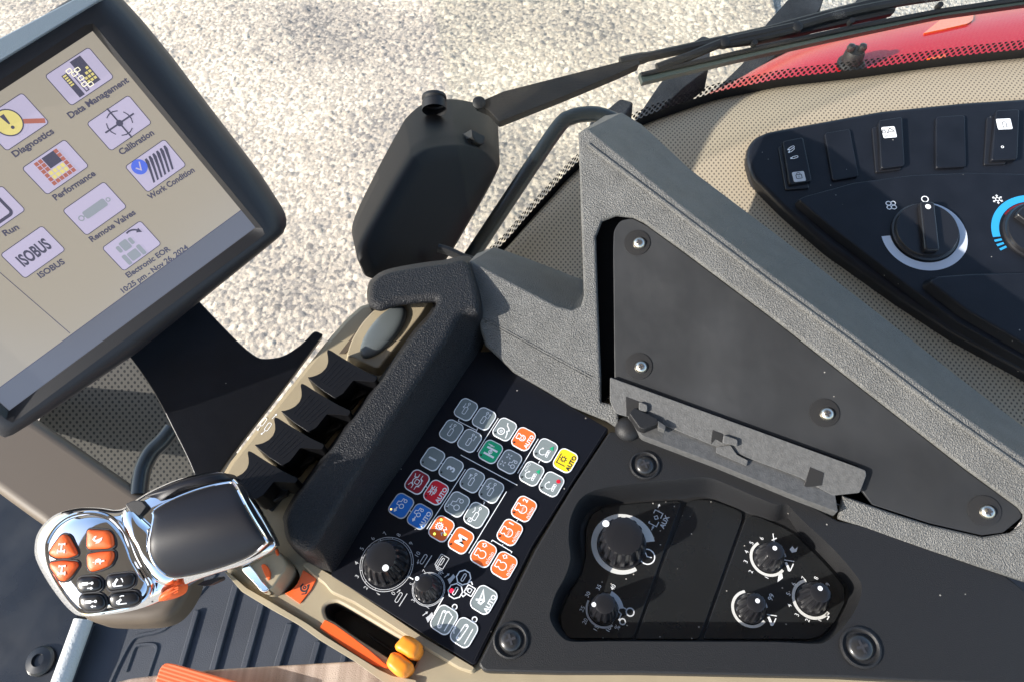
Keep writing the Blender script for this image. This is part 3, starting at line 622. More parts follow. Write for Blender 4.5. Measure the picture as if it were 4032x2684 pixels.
    f2 = Frame(pc.off(-.07), c1('D', 715, 185), vec=pc.n); f2 = Frame(Plane(pc.at(c1('D', 712, 60)) - pc.at(c1('D', 715, 185)), pc.off(-.06).at(c1('D', 715, 200))), c1('D', 715, 200), vec=(1, 0, 0)); f2.o = pc.off(-.06).at(c1('D', 715, 190))
    mb = MB(); lathe(mb, f2, [(.017, -.01, 0), (.017, .001, 0), (.0155, .003, 0), (.0155, .005, 0), (.017, .007, 0), (.0165, .011, 0), (.012, .013, 0), (.001, .013, 0)], 24); mb.build('round_cap', m_ext, t)
    fr = Frame(pc, c1('D', 1010, 430), vec=R_); mb = MB(); add_slab(mb, fr.plane(), [np.array(q) * .001 for q in ((-12, 8), (-11, -2), (-5, -8), (5, -8), (11, -3), (12, 8))], .0025, .03, .002); mb.build('clip', m_ext, t)
    h = thing('grab_rail', 'dark bent tube grab rail in front of the gravel', 'grab rail', gpl(0, 0, (2000, 900), 1.0).at(c1('D', 1300, 740))); pr = gpl(0, 0, (2000, 900), .98)
    mb = MB(); add_tube(mb, [pr.at(p) for p in catmull(c('D', 800, 1480, 950, 1265, 1150, 965, 1360, 650, 1570, 345, 1650, 285, 1750, 263, 1860, 270, 2000, 330, 2150, 420), 6, False)], .0102, 16); mb.build('rail_tube', m_rail, h)
    h = thing('cable', 'short black cable between the motor box and grey armrest lid', 'cable', pr.at(c1('D', 860, 1220))); mb = MB(); add_tube(mb, [gpl(0, 0, (2000, 900), .86).at(p) for p in catmull(c('D', 740, 1180, 800, 1196, 860, 1222, 910, 1246, 1000, 1275), 5, False)], .0052, 10); mb.build('cable_run', m_ext, h)
glass_and_wiper()

# ================================================================== DASHBOARD
def dashboard():
    t = thing('dashboard', 'tan perforated dashboard pad sweeping round under the windscreen', 'dashboard', PD.at(c1('J', 1500, 700)))
    low = catmull(c('D', 1040, 1330, 1195, 1195, 1330, 1040, 1500, 850, 1690, 650) + c('J', 60, 785, 190, 712, 400, 636, 600, 572, 800, 530, 1000, 492, 1400, 446, 1900, 378, 2356, 330, 2900, 270, 3600, 210), 5, False)
    inn = catmull(c('D', 1150, 1560, 1700, 1700) + c('S', 2700, 1400, 3300, 1700, 3900, 1950, 4600, 2000, 5200, 1500), 5, False)
    pb = PD.off(-.012); A = resample([pb.at(p) for p in low], 150, False); Bq = resample([PD.at(p) for p in inn], 150, False); mb = MB(); uv = []
    prof = [(0, 0), (.02, .004), (.06, .009), (.12, .012), (.2, .009), (.28, .004), (.36, .001), (.5, -.002), (.7, -.004), (1, -.004)]
    rows = [mb.ring([a * (1 - w) + b * w + PD.n * h for a, b in zip(A, Bq)]) for w, h in prof]
    for a, b in zip(rows, rows[1:]): mb.skin(b, a, False)
    sk = mb.ring([b - PD.n * .05 for b in Bq]); mb.skin(sk, rows[-1], False); a0 = mb.ring([a - PD.n * .05 for a in A]); mb.skin(rows[0], a0, False)
    mb.build('perforated_pad', m_pad, t, ang=80, uv=[tuple(PD.to2(v)) for v in mb.V])
    # dash panel
    t = thing('climate_panel', 'black dash panel with rocker switches and fan knob on the tan dashboard', 'control panel', PD.at(c1('I', 900, 700)))
    base = rnd(c('I', 43, 400, 52, 330, 90, 280, 160, 250, 400, 205, 760, 140, 1200, 95, 1543, 73, 2100, 60, 2300, 700, 1900, 1800, 1543, 1545, 1150, 1330, 860, 1140, 480, 870, 240, 665, 75, 500), [20, 20, 20, 10, 0, 0, 0, 0, 0, 0, 0, 0, 0, 0, 10, 20, 20])
    slab('panel_base', PD, base, m_black, t, top=.008, thick=.03, r=.005, seg=5)
    tier = rnd(c('I', 305, 640, 345, 622, 600, 552, 900, 512, 1200, 499, 1543, 507, 2200, 540, 2200, 1000, 1900, 1750, 1543, 1515, 1150, 1295, 870, 1090, 480, 790), [45, 45, 0, 0, 0, 0, 0, 0, 0, 0, 0, 30, 60])
    slab('knob_shelf', PD, tier, m_black, t, top=.017, thick=.012, r=.0085, draft=.003, seg=6)
    tier = rnd(c('I', 965, 1095, 1010, 1068, 1200, 1055, 1543, 1047, 2200, 1050, 1900, 1700, 1543, 1470, 1150, 1240), [45, 45, 0, 0, 0, 0, 0, 30])
    slab('lower_shelf', PD, tier, m_black, t, top=.027, thick=.012, r=.0085, draft=.004, seg=6)
    P8 = PD.off(.008); Ps = PD.off(.017)
    for (b, q) in (((222, 318, 330, 296, 388, 540, 262, 548), (240, 298, 350, 276, 397, 510, 276, 530)), ((725, 215, 845, 190, 880, 440, 745, 456), (752, 188, 878, 169, 891, 430, 765, 446)), ((1340, 160, 1440, 150, 1440, 410, 1324, 414), (1378, 134, 1503, 128, 1492, 396, 1352, 402))):
        s = slab('rocker_switch', P8, rnd(c('I', *b), 7), m_btn, t, top=.002, thick=.004, r=.0008); slab('rocker_cap', P8, rnd(c('I', *q), 12), m_black, s, top=.0058, thick=.005, r=.0015)
        pz = P8.off(.0058)
        if b[0] == 222:
            f = Frame(pz, c1('I', 335, 472), c1('I', 435, 460)); frame_slab('symbol_patch', f, rrect(11.8, 11.4, 1.5), m_dim, s, .0002, .0003, .0001)
            Art(f, .0003).line(rrect(5.5, 4.4, .8), .7, True).line([(-1.6, 2.2), (-1.6, 3.6), (-.8, 4.3), (.8, 4.3), (1.6, 3.6), (1.6, 2.2)], .6).line([(0, -.8), (0, .9)], .6).build('padlock_symbol', m_ink, s)
            a = Art(Frame(pz, c1('I', 305, 345), c1('I', 405, 333)))
            for (x, y, rt) in ((-.5, 6.2, 25), (-.8, 3.6, 35), (.5, -5.2, 10)):
                cr, sr = math.cos(math.radians(rt)), math.sin(math.radians(rt)); a.line([(x + u * cr - v * sr, y + u * sr + v * cr) for u, v in rrect(6, 2.2, 1)], .6, True); a.disc(x - 4 * cr, y - 4 * sr, .9)
            a.build('cylinder_symbol', m_white, s)
        elif b[0] == 725:
            f = Frame(pz, c1('I', 819, 234), c1('I', 919, 226)); frame_slab('symbol_patch', f, rrect(13, 13, 1.5), m_white, s, .0002, .0003, .0001)
            Art(f, .0003).line(rrect(3.2, 2.6, .5), .6, True).build('padlock_symbol', m_ink, s) if False else None
            Art(f, .0003).line([(-5 + x * .55, 1 + y * .55) for x, y in rrect(5.5, 4.6, .8)], .6, True).line([(-5.9, 2.4), (-5.9, 3.4), (-5, 4), (-4.1, 3.4), (-4.1, 2.4)], .5).line([(-2, -.8), (1.2, 4.6), (5.2, .4), (1.2, .6)], .8, True).text('AUTO', 0, -4.3, 2.6).build('steering_symbol', m_ink, s)
        else:
            f = Frame(pz, c1('I', 1437, 190), c1('I', 1537, 186)); frame_slab('symbol_patch', f, rrect(13.6, 12.4, 1.2), m_white, s, .0002, .0003, .0001)
            a = Art(f, .0003).line([(-1.7, -3.5), (-1.7, 1.6), (-.8, 2.6), (.8, 2.6), (1.7, 1.6), (1.7, -3.5)], .6).line([(-3, -3.9), (3, -3.9)], .7)
            for an in (20, 55, 90, 125, 160): x, y = math.cos(math.radians(an)), math.sin(math.radians(an)); a.line([(3.2 * x, 3.4 * y + .6), (5.4 * x, 4.8 * y + .6)], .4)
            a.build('beacon_symbol', m_ink, s); Art(Frame(pz, c1('I', 1427, 313), c1('I', 1527, 309))).ring(0, 0, 1.1, .6).build('dot_symbol', m_white, s)
    for q in ((468, 246, 604, 224, 652, 478, 512, 502), (1064, 160, 1219, 150, 1226, 428, 1064, 436)):
        slab('blank_cover', P8, rnd(c('I', *q), 13), m_black, t, top=.003, thick=.0035, r=.001)
    # fan knob
    def dial(px, upx, R, rot, dot):
        f = Frame(Ps, px, upx); mb = MB(); lathe(mb, f, [(R * 1.05, 0, 0), (R * 1.05, .002, 0), (R, .003, 0), (R * .985, .0055, 0), (R * .96, .0068, 0), (R * .4, .0068, 0), (R * .05, .0068, 0)], 56); k = mb.build('climate_knob', m_btn, t)
        pl = f.plane(); mb = MB(); cr, sr = math.cos(math.radians(rot)), math.sin(math.radians(rot)); w = R * .23
        Q = [np.array((u * cr - v * sr, u * sr + v * cr)) for u, v in ((R * .93, -w), (R * .93, w), (-R * .86, w), (-R * .86, -w))]; Q = Q if area2(Q) > 0 else Q[::-1]
        add_slab(mb, pl, rnd(Q, R * .12), .0125, .008, .0022); mb.build('knob_ridge', m_btn, k)
        f2 = Frame(Ps, px, upx); f2.o = pl.up((R * .72 * cr, R * .72 * sr), .0125); Art(f2, .0002).disc(0, 0, 2.6).build('pointer_dot', m_white, k); return f
    R = np.linalg.norm(Ps.at(c1('I', 1183, 775)) - Ps.at(c1('I', 1008, 772))) * .98
    f = dial(c1('I', 1008, 772), c1('I', 992, 620), R, 0, None); Rm = R * 1000
    a = Art(f); n = 60; A = np.linspace(0, -262, n); th = np.linspace(.5, 1, n) ** 1.0
    P = [(Rm * 1.10 * math.cos(math.radians(x)), Rm * 1.10 * math.sin(math.radians(x))) for x in A]; Q = [((Rm * (1.11 + .27 * min(1, (i / n) * 2.2 + .05))) * math.cos(math.radians(x)), (Rm * (1.11 + .27 * min(1, (i / n) * 2.2 + .05))) * math.sin(math.radians(x))) for i, x in enumerate(A)]
    z = a._z(); a.mb.skin(a.mb.ring([f.at(x * .001, y * .001, z) for x, y in Q]), a.mb.ring([f.at(x * .001, y * .001, z) for x, y in P]), False); a.build('fan_scale', m_ringgrey, t)
    Art(Frame(Ps, c1('I', 1011, 593), c1('I', 1111, 590))).ring(0, 0, 3, .9).build('zero_mark', m_white, t)
    a = Art(Frame(Ps, c1('I', 830, 626), c1('I', 930, 622)))
    for k in range(4): an = k * 90 + 45; x, y = 3.1 * math.cos(math.radians(an)), 3.1 * math.sin(math.radians(an)); a.line([(x + 2.1 * math.cos(b / 8 * 6.283) * (1.15 if k % 2 else 1), y + 2.1 * math.sin(b / 8 * 6.283)) for b in range(8)], .9, True)
    a.build('fan_symbol', m_white, t)
    f = dial(c1('I', 1608, 770), c1('I', 1600, 620), R, -128, None); a = Art(f); a.ring(0, 0, Rm * 1.24, Rm * .26, 62, 110 + 62, 24); a.build('cold_scale', m_ringblue, t) if False else None
    a = Art(f); a.ring(0, 0, Rm * 1.25, Rm * .24, -15, 105, 24)
    for k in range(3): a.ring(0, 0, Rm * 1.25, Rm * .24, 109 + 7 * k, 112.5 + 7 * k, 2)
    a.build('cold_scale', m_ringblue, t); Art(f).ring(0, 0, Rm * 1.08, Rm * .05, -60, 60, 24).build('warm_scale', m_ringred, t)
    a = Art(Frame(Ps, c1('I', 1400, 594), c1('I', 1500, 590)))
    for k in range(6):
        an = math.radians(k * 60 + 30); x, y = math.cos(an), math.sin(an); a.line([(1.6 * x, 1.6 * y), (5 * x, 5 * y)], .75); a.line([(3.6 * x - 1.4 * math.cos(an - .9) + 1.4 * x, 3.6 * y - 1.4 * math.sin(an - .9) + 1.4 * y), (3.2 * x, 3.2 * y), (5 * x - 1.4 * math.cos(an + .9), 5 * y - 1.4 * math.sin(an + .9))], .6)
    a.ring(0, 0, 1.7, .7); a.build('snowflake_symbol', m_white, t)
dashboard()

# ================================================================== ARMREST CONSOLE
LIP = catmull(c('G', 28, 1100, 62, 985, 125, 870, 160, 750, 148, 620, 162, 480, 230, 352, 360, 288, 600, 250, 900, 222, 1000, 214, 1080, 216, 1180, 252, 1500, 388) + c('K', -10, 320, 90, 420, 330, 645, 480, 820, 520, 900, 500, 1010, 440, 1120, 360, 1215, 270, 1285, 180, 1300) + c('G', 1500, 1303, 900, 1300, 400, 1298, 170, 1300, 95, 1262, 45, 1195, 24, 1140), 4)
def console():
    t = thing('armrest_console', 'tan armrest console with black levers, slider slot and black leather bolster', 'armrest', (float(PK.at((1500, 2300))[0]), float(PK.at((1500, 2300))[1]), -.12))
    PT = zpl(-.007)
    deck = c('L', 1330, 60, 1000, 150, 780, 268, 735, 278, 650, 352, 560, 455, 0, 1150) + c('C', 1100, 500) + c('N', 60, 400, 240, 600, 460, 735, 700, 868, 900, 1012, 1180, 1182, 1330, 1292, 1440, 1372, 1700, 1500, 2300, 1700) + c('S', 3000, 2950, 4150, 2900, 4300, 2500) + c('K', 1640, 925) + c('S', 3800, 2100, 3000, 1900, 2300, 1500)
    deck = rnd(deck, [0, 20, 25, 25, 20, 10, 0, 0, 20, 20, 10, 0, 0, 0, 0, 0, 0, 0, 0, 0, 0, 0, 0, 0, 0])
    slot = catmull(c('N', 915, 760, 925, 715, 985, 685, 1060, 705, 1300, 845, 1500, 965, 1680, 1070, 1690, 1180, 1640, 1250, 1560, 1230, 1450, 1150, 1200, 990, 1010, 855, 940, 815), 5)
    cup = [c1('N', 590 + 112 * math.cos(a), 478 + 118 * math.sin(a)) for a in np.linspace(0, 2 * math.pi, 33)[:-1]]
    holed_plate('tan_deck', PT, deck, [slot, cup, LIP], m_tan, t, top=0, thick=.085, r=.006, hole_depth=.03, hr=.0022)
    for nm_, hp in (('slot_liner', slot), ('cup_liner', cup)):
        Qh = inset(out2(PT, hp), .0004); mb = MB(); r0 = mb.ring([PT.up(q, -.0012) for q in Qh]); r1 = mb.ring([PT.up(q, -.027) for q in Qh]); mb.skin(r0, r1); mb.build(nm_, m_screwblack, t)
    slab('slot_floor', PT, c('N', 500, 300, 800, 300, 1100, 600, 1800, 1000, 1800, 1350, 1500, 1300, 850, 900, 400, 620), m_screwblack, t, top=-.026, thick=.004, r=.0005)
    P = c('N', 745, 372, 790, 352, 1000, 470, 1400, 740, 1760, 985, 2150, 1215, 2190, 1240, 2170, 1275, 2060, 1240, 1740, 1050, 1480, 880, 1180, 690, 985, 600, 930, 530, 835, 462)
    slab('inner_ridge', PT, rnd(P, 12), m_tan, t, top=.0045, thick=.006, r=.0035, draft=.0015, seg=5)
    P = c('N', 85, 432, 130, 445, 270, 570, 480, 690, 790, 875, 930, 975, 1220, 1155, 1380, 1255, 1500, 1310, 1700, 1345, 1690, 1400, 1440, 1375, 1330, 1297, 1180, 1187, 900, 1017, 700, 873, 460, 740, 235, 603)
    slab('outer_ridge', PT, rnd(P, 8), m_tan, t, top=.0035, thick=.006, r=.0028, seg=4)
    slab('slider_label', PT, rnd(c('N', 925, 832, 1010, 875, 1150, 975, 1300, 1090, 1455, 1225, 1450, 1245, 1330, 1215, 1180, 1125, 1040, 1030, 940, 950, 878, 905), 6), m_strip, t, top=.0016, thick=.002, r=.0004)
    o = slab('orange_label', PT, rnd(c('N', 740, 413, 852, 487, 805, 580, 712, 698, 585, 612, 640, 585, 690, 530, 718, 470), [5, 5, 0, 5, 5, 0, 0, 0]), m_strip, t, top=.0012, thick=.0016, r=.0004)
    f = Frame(PT.off(.0012), c1('N', 745, 565), c1('N', 780, 480)); a = Art(f); a.ring(.5, 0, 2.6, 1.2, 40, 330).ring(.5, 0, .9, .8).line([(-3.2, -2.6), (3.4, -2.4)], .9).line([(-3.2, -2.4), (-4.2, .2)], .8).build('snail_symbol', m_ink, o)
    for i, q in enumerate(((1508, 1050, 1588, 958, 1660, 975, 1742, 1035, 1735, 1095, 1690, 1165, 1640, 1170, 1520, 1090), (1438, 1200, 1482, 1102, 1560, 1112, 1668, 1205, 1655, 1260, 1590, 1322, 1530, 1310, 1455, 1240))):
        pl = zpl(.010); Q = out2(pl, rnd(c('N', *q), 14)); cc = sum(Q) / len(Q); mb = MB(); dome(mb, pl, Q, cc, 0, .006, 3.4, 2, 8, skirt=[(.7, -.032), (.8, -.012), (.97, -.004)]); mb.build('slider_tab', m_tab, t)
    slab('slider_rail', PT, c('N', 1220, 925, 1240, 905, 1500, 1085, 1490, 1110), m_btn, t, top=-.016, thick=.006, r=.001)
    # oval thumb pad on its moulded hump
    hump = rnd(c('L', 672, 600, 700, 510, 760, 410, 860, 305, 990, 262, 1165, 235, 1100, 360, 850, 672, 800, 650, 715, 608), [40, 30, 30, 45, 30, 30, 30, 30, 30, 40])
    slab('thumb_rest', PT, hump, m_tan, t, top=.008, thick=.012, r=.005, draft=.004, seg=6)
    pl = zpl(.002); ax = np.array((.655, -.755)); ay = np.array((.755, .655)); cc = np.array((868, 437)); P = [c1('L', *(cc + ax * 183 * math.cos(a) + ay * 72 * math.sin(a) * (1.0 + .05 * math.cos(a)))) for a in np.linspace(0, 2 * math.pi, 41)[:-1]]
    Q = out2(pl, P); mb = MB(); dome(mb, pl, Q, sum(Q) / len(Q), 0, .0045, 4, 2, 10, skirt=[(.93, -.006), (1.0, -.003)]); mb.build('thumb_pad', mat('grey green pad', (.10, .115, .12), .35, .5), t)
    slab('deck_seam', PT, c('L', 620, 560, 820, 300, 845, 305, 690, 520, 655, 560), m_brown, t, top=.0006, thick=.0015, r=.0003)
    Art(Frame(PT, c1('L', 200, 965), c1('L', 245, 900))).line([(x + 3, y + 3) for x, y in rrect(7, 3, 1.2)], .6, True).line([(x + 1, y - 3) for x, y in rrect(7, 3, 1.2)], .6, True).line([(-1, 3), (-4, 3)], .6).disc(-4.5, 3, .8).line([(-3, -3), (-6, -2)], .6).disc(-6, -2, .8).arrow(8, -2, 13, -3, .6, 1.4).build('valve_symbol', m_white, t)
    # levers
    zl = .020; pl = zpl(zl); step = np.array([-148.5, 189.0])
    tops = (552, 536, 572, 541, 640, 580, 740, 640, 832, 684, 812, 712, 770, 725, 700, 702, 640, 780, 592, 803, 520, 752, 442, 700, 438, 686, 452, 682)
    conc = [(440, 688), (462, 687), (492, 678), (522, 662), (547, 636), (558, 606), (557, 575), (552, 548), (556, 534), (575, 540)]
    body = [(650, 588), (750, 648), (835, 690), (822, 715), (700, 706), (640, 782), (596, 806), (520, 756)]
    for i in range(4):
        o2 = step * i
        well = [tuple(np.array(q) + o2) for q in ((690, 640), (842, 690), (690, 880), (588, 812))]
        slab('lever_well', PT, rnd([c1('L', *q) for q in well], 10), m_screwblack, t, top=.0025, thick=.004, r=.0006)
        w2 = [tuple(np.array(q) + o2) for q in ((715, 715), (800, 722), (770, 780), (665, 830), (625, 800))]
        px = rnd([c1('L', *(np.array(q) + o2)) for q in conc + body], 7, 4)
        g = slab('remote_lever', pl, px, m_lever, t, top=0, thick=.022, r=.0016, draft=.0008, seg=4)
        mb = MB()
        for k in range(6):
            s_ = .22 + .115 * k; a = np.array((566, 560)) * (1 - s_) + np.array((760, 668)) * s_; b = np.array((470, 700)) * (1 - s_) + np.array((615, 800)) * s_; b = b + (a - b) * .04
            add_tube(mb, [pl.at(c1('L', *(a + o2 + np.array((0, 14))))), pl.at(c1('L', *(b + o2 + np.array((6, -8)))))], .00028, 6)
        mb.build('grip_ribs', m_black, g)
        add = MB(); add_slab(add, zpl(.004), out2(zpl(.004), [c1('L', *q) for q in w2]), .0, .004, .0006); add.build('lever_foot', m_btn, g)
    # leather bolster: raised arm pad with rounded sides
    pairs = [('L', 783, 262, 783, 272), ('L', 800, 285, 800, 296), ('L', 852, 298, 852, 310), ('L', 925, 272, 925, 286), ('L', 1000, 260, 1000, 274), ('L', 1110, 250, 1110, 264), ('L', 1160, 258, 1160, 272), ('L', 1120, 340, 1120, 346), ('L', 1040, 432, 1040, 436), ('L', 900, 628, 900, 632), ('L', 640, 985, 640, 989), ('L', 400, 1312, 400, 1316), ('L', 318, 1448, 316, 1460), ('Z', 656, 1215, 655, 1205), ('Z', 668, 1245, 664, 1245), ('Z', 695, 1263, 700, 1285), ('Z', 722, 1256, 752, 1310), ('Z', 741, 1225, 780, 1298), ('Z', 820, 1092, 870, 1150), ('Z', 885, 990, 937, 1055), ('Z', 945, 900, 1000, 960), ('Z', 1024, 785, 1072, 852), ('Z', 1062, 722, 1104, 800), ('L', 1410, 300, 1450, 330), ('L', 1345, 38, 1375, 38), ('L', 1195, 42, 1195, 44), ('L', 1000, 68, 1000, 72), ('L', 870, 98, 870, 104), ('L', 800, 150, 800, 156), ('L', 781, 200, 781, 210)]
    zb = zpl(.043); pl = zpl(0); T = catmull([zb.pt2(c1(q[0], q[1], q[2])) for q in pairs], 8); A = catmull([PK.pt2(c1(q[0], q[3], q[4])) for q in pairs], 8); rings = []; mb = MB()
    if area2(T) < 0: T, A = T[::-1], A[::-1]
    rings.append(mb.ring([PK.up(a, -.012) for a in A]))
    for (w, h) in ((0, .002), (.35, .013), (.75, .027)): rings.append(mb.ring([PK.up(a * (1 - w) + q * w, h) for a, q in zip(A, T)]))
    for k in range(7):
        an = math.pi / 2 * k / 6; r_ = .0055; rings.append(mb.ring([PK.up(q, .043 - r_ * (1 - math.sin(an))) for q in inset(T, r_ * (1 - math.cos(an)))]))
    for a, b in zip(rings, rings[1:]): mb.skin(a, b)
    fill_holes(mb, PK, inset(T, r_), [], .043); mb.build('leather_bolster', m_bolster, t, ang=70)
console()

# ------------------------------------------------------------------ monitor mount and monitor
GM = (-.437, -.245)
PM = gpl(*GM, c1('A', 660, 200), .425)
_w = np.linalg.norm(PM.at(c1('B', 60, 1345)) - PM.at(c1('B', 1660, 160))); PM = gpl(*GM, c1('A', 660, 200), .425 * .211 / _w)
def mount():
    a, b = zpl(-.004).at(c1('Z', 455, 1090)), zpl(-.004).at(c1('Z', 735, 768)); d = PM.off(-.05).at(c1('Z', 330, 730)); n = np.cross(b - a, d - a); n = n if n[2] > 0 else -n; pl = Plane(n, a)
    t = thing('monitor_mount', 'black curved plastic mount between touchscreen monitor and tan console', 'mount', a)
    px = catmull(c('Z', 300, 822, 325, 856, 362, 915, 400, 990, 430, 1050, 448, 1092), 4, False) + catmull(c('Z', 500, 1094, 560, 1010, 650, 895, 742, 772), 3, False) + catmull(c('Z', 742, 768, 724, 762, 705, 780, 684, 798, 650, 818, 610, 824, 585, 816, 540, 778, 470, 705, 420, 650), 4, False) + c('Z', 330, 600, 240, 700)
    slab('mount_plate', pl, px, m_black, t, top=0, thick=.012, r=.0022, seg=4)
mount()
def monitor():
    t = thing('touchscreen_monitor', 'square charcoal touchscreen monitor showing a menu of icon tiles', 'monitor', PM.at(c1('Z', 300, 600)))
    corner = [c1('A', 660, 200), c1('B', 1660, 160), c1('B', 60, 1345)]
    TR, BR, BL = [PM.pt2(p) for p in corner]; ux = (BR - BL) / np.linalg.norm(BR - BL); W = .211; H_ = np.linalg.norm(TR - BR); uy = np.array([-ux[1], ux[0]])
    if uy @ (TR - BR) < 0: uy = -uy
    o = BR - ux * W / 2 + uy * H_ / 2; fr = Frame(PM, c1('Z', 300, 600), vec=PM.e1 * ux[0] + PM.e2 * ux[1]); fr.o = PM.up(o)
    if fr.v @ (PM.e1 * uy[0] + PM.e2 * uy[1]) < 0: fr.v = -fr.v
    w, h = W * 1000, H_ * 1000; pl = fr.plane()
    def at(px):
        q = PM.at(px) - fr.o; return np.array([q @ fr.u, q @ fr.v]) * 1000
    # shell from its own silhouette: wide right flank, deep lower lip
    e = {}
    br_o = at(c1('B', 1890, 150)); tr_o = at(c1('A', 800, -30)); bl_o = at(c1('B', 0, 1555))
    x1 = w / 2 + 3.5; y0 = -h / 2 - 7.5; y1 = h / 2 + 4
    px_out = [(-w / 2 - 22, h / 2 + 26), (tr_o[0] + 2, h / 2 + 26), tuple(at(c1('A', 960, 90))), tuple(at(c1('A', 1180, 360))), tuple(at(c1('A', 1450, 720))), tuple(at(c1('A', 1800, 1180))), tuple(at(c1('A', 1980, 1460))), tuple(at(c1('B', 1893, 130))), tuple(at(c1('B', 1880, 190))), tuple(at(c1('B', 1830, 240))), tuple(at(c1('B', 1400, 590))), tuple(at(c1('B', 900, 1000))), tuple(at(c1('B', 300, 1400))), tuple(at(c1('B', 60, 1545))), tuple(at(c1('B', -20, 1580))), (-w / 2 - 22, at(c1('B', -20, 1580))[1])]
    inn = [(-x1, y1), (x1, y1), (x1, y0), (-x1, y0)]
    mb = MB(); Qo = rnd(px_out, [8, 6, 0, 0, 0, 0, 3, 3, 3, 6, 0, 0, 0, 0, 3, 5], 4); Qo = dedup([np.array(q) * .001 for q in Qo]); Qo = Qo if area2(Qo) > 0 else Qo[::-1]
    n = 200; Qi = rnd([np.array(q) * .001 for q in inn], .003, 4); Qi = Qi if area2(Qi) > 0 else Qi[::-1]
    # match rings by angle so flanks run straight out from the bezel
    def byang(Q):
        P = resample(Q, 1600); an = np.array([math.atan2(p[1] * W / H_, p[0]) for p in P]); od = np.argsort(an); an = an[od]; P = np.array(P)[od]; ta = np.linspace(-math.pi, math.pi, n, endpoint=False)
        return [np.array([np.interp(x, an, P[:, 0], period=2 * math.pi), np.interp(x, an, P[:, 1], period=2 * math.pi)]) for x in ta]
    O, I = byang(Qo), byang(Qi); rings = [mb.ring([pl.up(q * .93, -.052) for q in O]), mb.ring([pl.up(q, -.040) for q in O])]
    for (a, hh) in ((0, -.030), (.03, -.020), (.12, -.008), (.3, .0005), (.55, .0045), (.8, .006), (1.0, .006)): rings.append(mb.ring([pl.up(p * (1 - a) + q * a, hh) for p, q in zip(O, I)]))
    for a, b in zip(rings, rings[1:]): mb.skin(a, b)
    mb.cap(rings[0], True); mb.build('housing', m_monitor, t, ang=50)
    mb = MB(); S0 = byang([np.array(q) * .001 for q in ((-w / 2, h / 2), (w / 2, h / 2), (w / 2, -h / 2), (-w / 2, -h / 2))][::-1]) ; ra = mb.ring([pl.up(q, .0061) for q in I]); rb = mb.ring([pl.up(q, .0012) for q in S0]); mb.skin(ra, rb); rc = mb.ring([pl.up(q, -.002) for q in S0]); mb.skin(rb, rc); mb.build('bezel', m_bezel, t, ang=20)
    # silver upper edge
    Pb = [at(c1('A', *q)) for q in ((-300, 440), (0, 278), (400, 62), (560, -20), (700, -120), (640, 40), (760, -30), (720, 20), (400, 190), (0, 430), (-300, 620))]
    a0, a1, a2, a3 = at(c1('A', -400, 500)), at(c1('A', 720, -90)), at(c1('A', 735, -5)), at(c1('A', -400, 690))
    mb = MB(); add_slab(mb, pl, dedup([np.array(q) * .001 for q in (rnd([a0, a3, a2, a1], [0, 0, 6, 6], 5))]) if area2([a0, a3, a2, a1]) > 0 else dedup([np.array(q) * .001 for q in rnd([a1, a2, a3, a0], [6, 6, 0, 0], 5)]), .0095, .02, .006, 0, 6); mb.build('silver_edge', m_silver, t)
    # the screen and what it shows
    mb = MB(); q = [(-w / 2, -h / 2), (w / 2, -h / 2), (w / 2, h / 2), (-w / 2, h / 2)]; r0 = mb.ring([fr.at(x * .001, y * .001, 0) for x, y in q]); r1 = mb.ring([fr.at(x * .001, y * .001, -.003) for x, y in q]); mb.skin(r1, r0); mb.cap(r0); scn = mb.build('screen', m_scr, t, smooth=False)
    bl, brr = at(c1('B', 0, 1190)), at(c1('B', 1560, 55)); yb = (bl[1] + brr[1]) / 2 if abs(bl[1] - brr[1]) < 12 else brr[1]
    Art(fr, .00005).poly([(-w / 2, -h / 2), (w / 2, -h / 2), (w / 2, yb), (-w / 2, yb)]).build('status_bar', m_scrbar, scn)
    Art(fr, .0001).line([(-w / 2, yb), (w / 2, yb)], .5).line([at(c1('B', -100, 365)), at(c1('B', 455, 845))], .5).build('divider_line', m_scrink, scn)
    tiles = [('data', c('A', 313, 525, 605, 322, 780, 530, 490, 733)), ('calib', c('A', 593, 853, 880, 652, 1040, 845, 765, 1037)), ('work', c('A', 858, 1145, 1130, 955, 1278, 1140, 1010, 1320)), ('diag', c('A', -140, 835, 150, 635, 335, 840, 45, 1045)), ('perf', c('A', 150, 1162, 440, 955, 610, 1140, 328, 1338)), ('valve', c('A', 432, 1443, 712, 1248, 872, 1420, 590, 1620)), ('run', c('B', -255, 70, 10, -115, 165, 45, -100, 230)), ('iso', c('B', 2, 340, 265, 148, 430, 300, 165, 490)), ('eor', c('B', 660, 295, 910, 115, 1050, 265, 808, 440))]
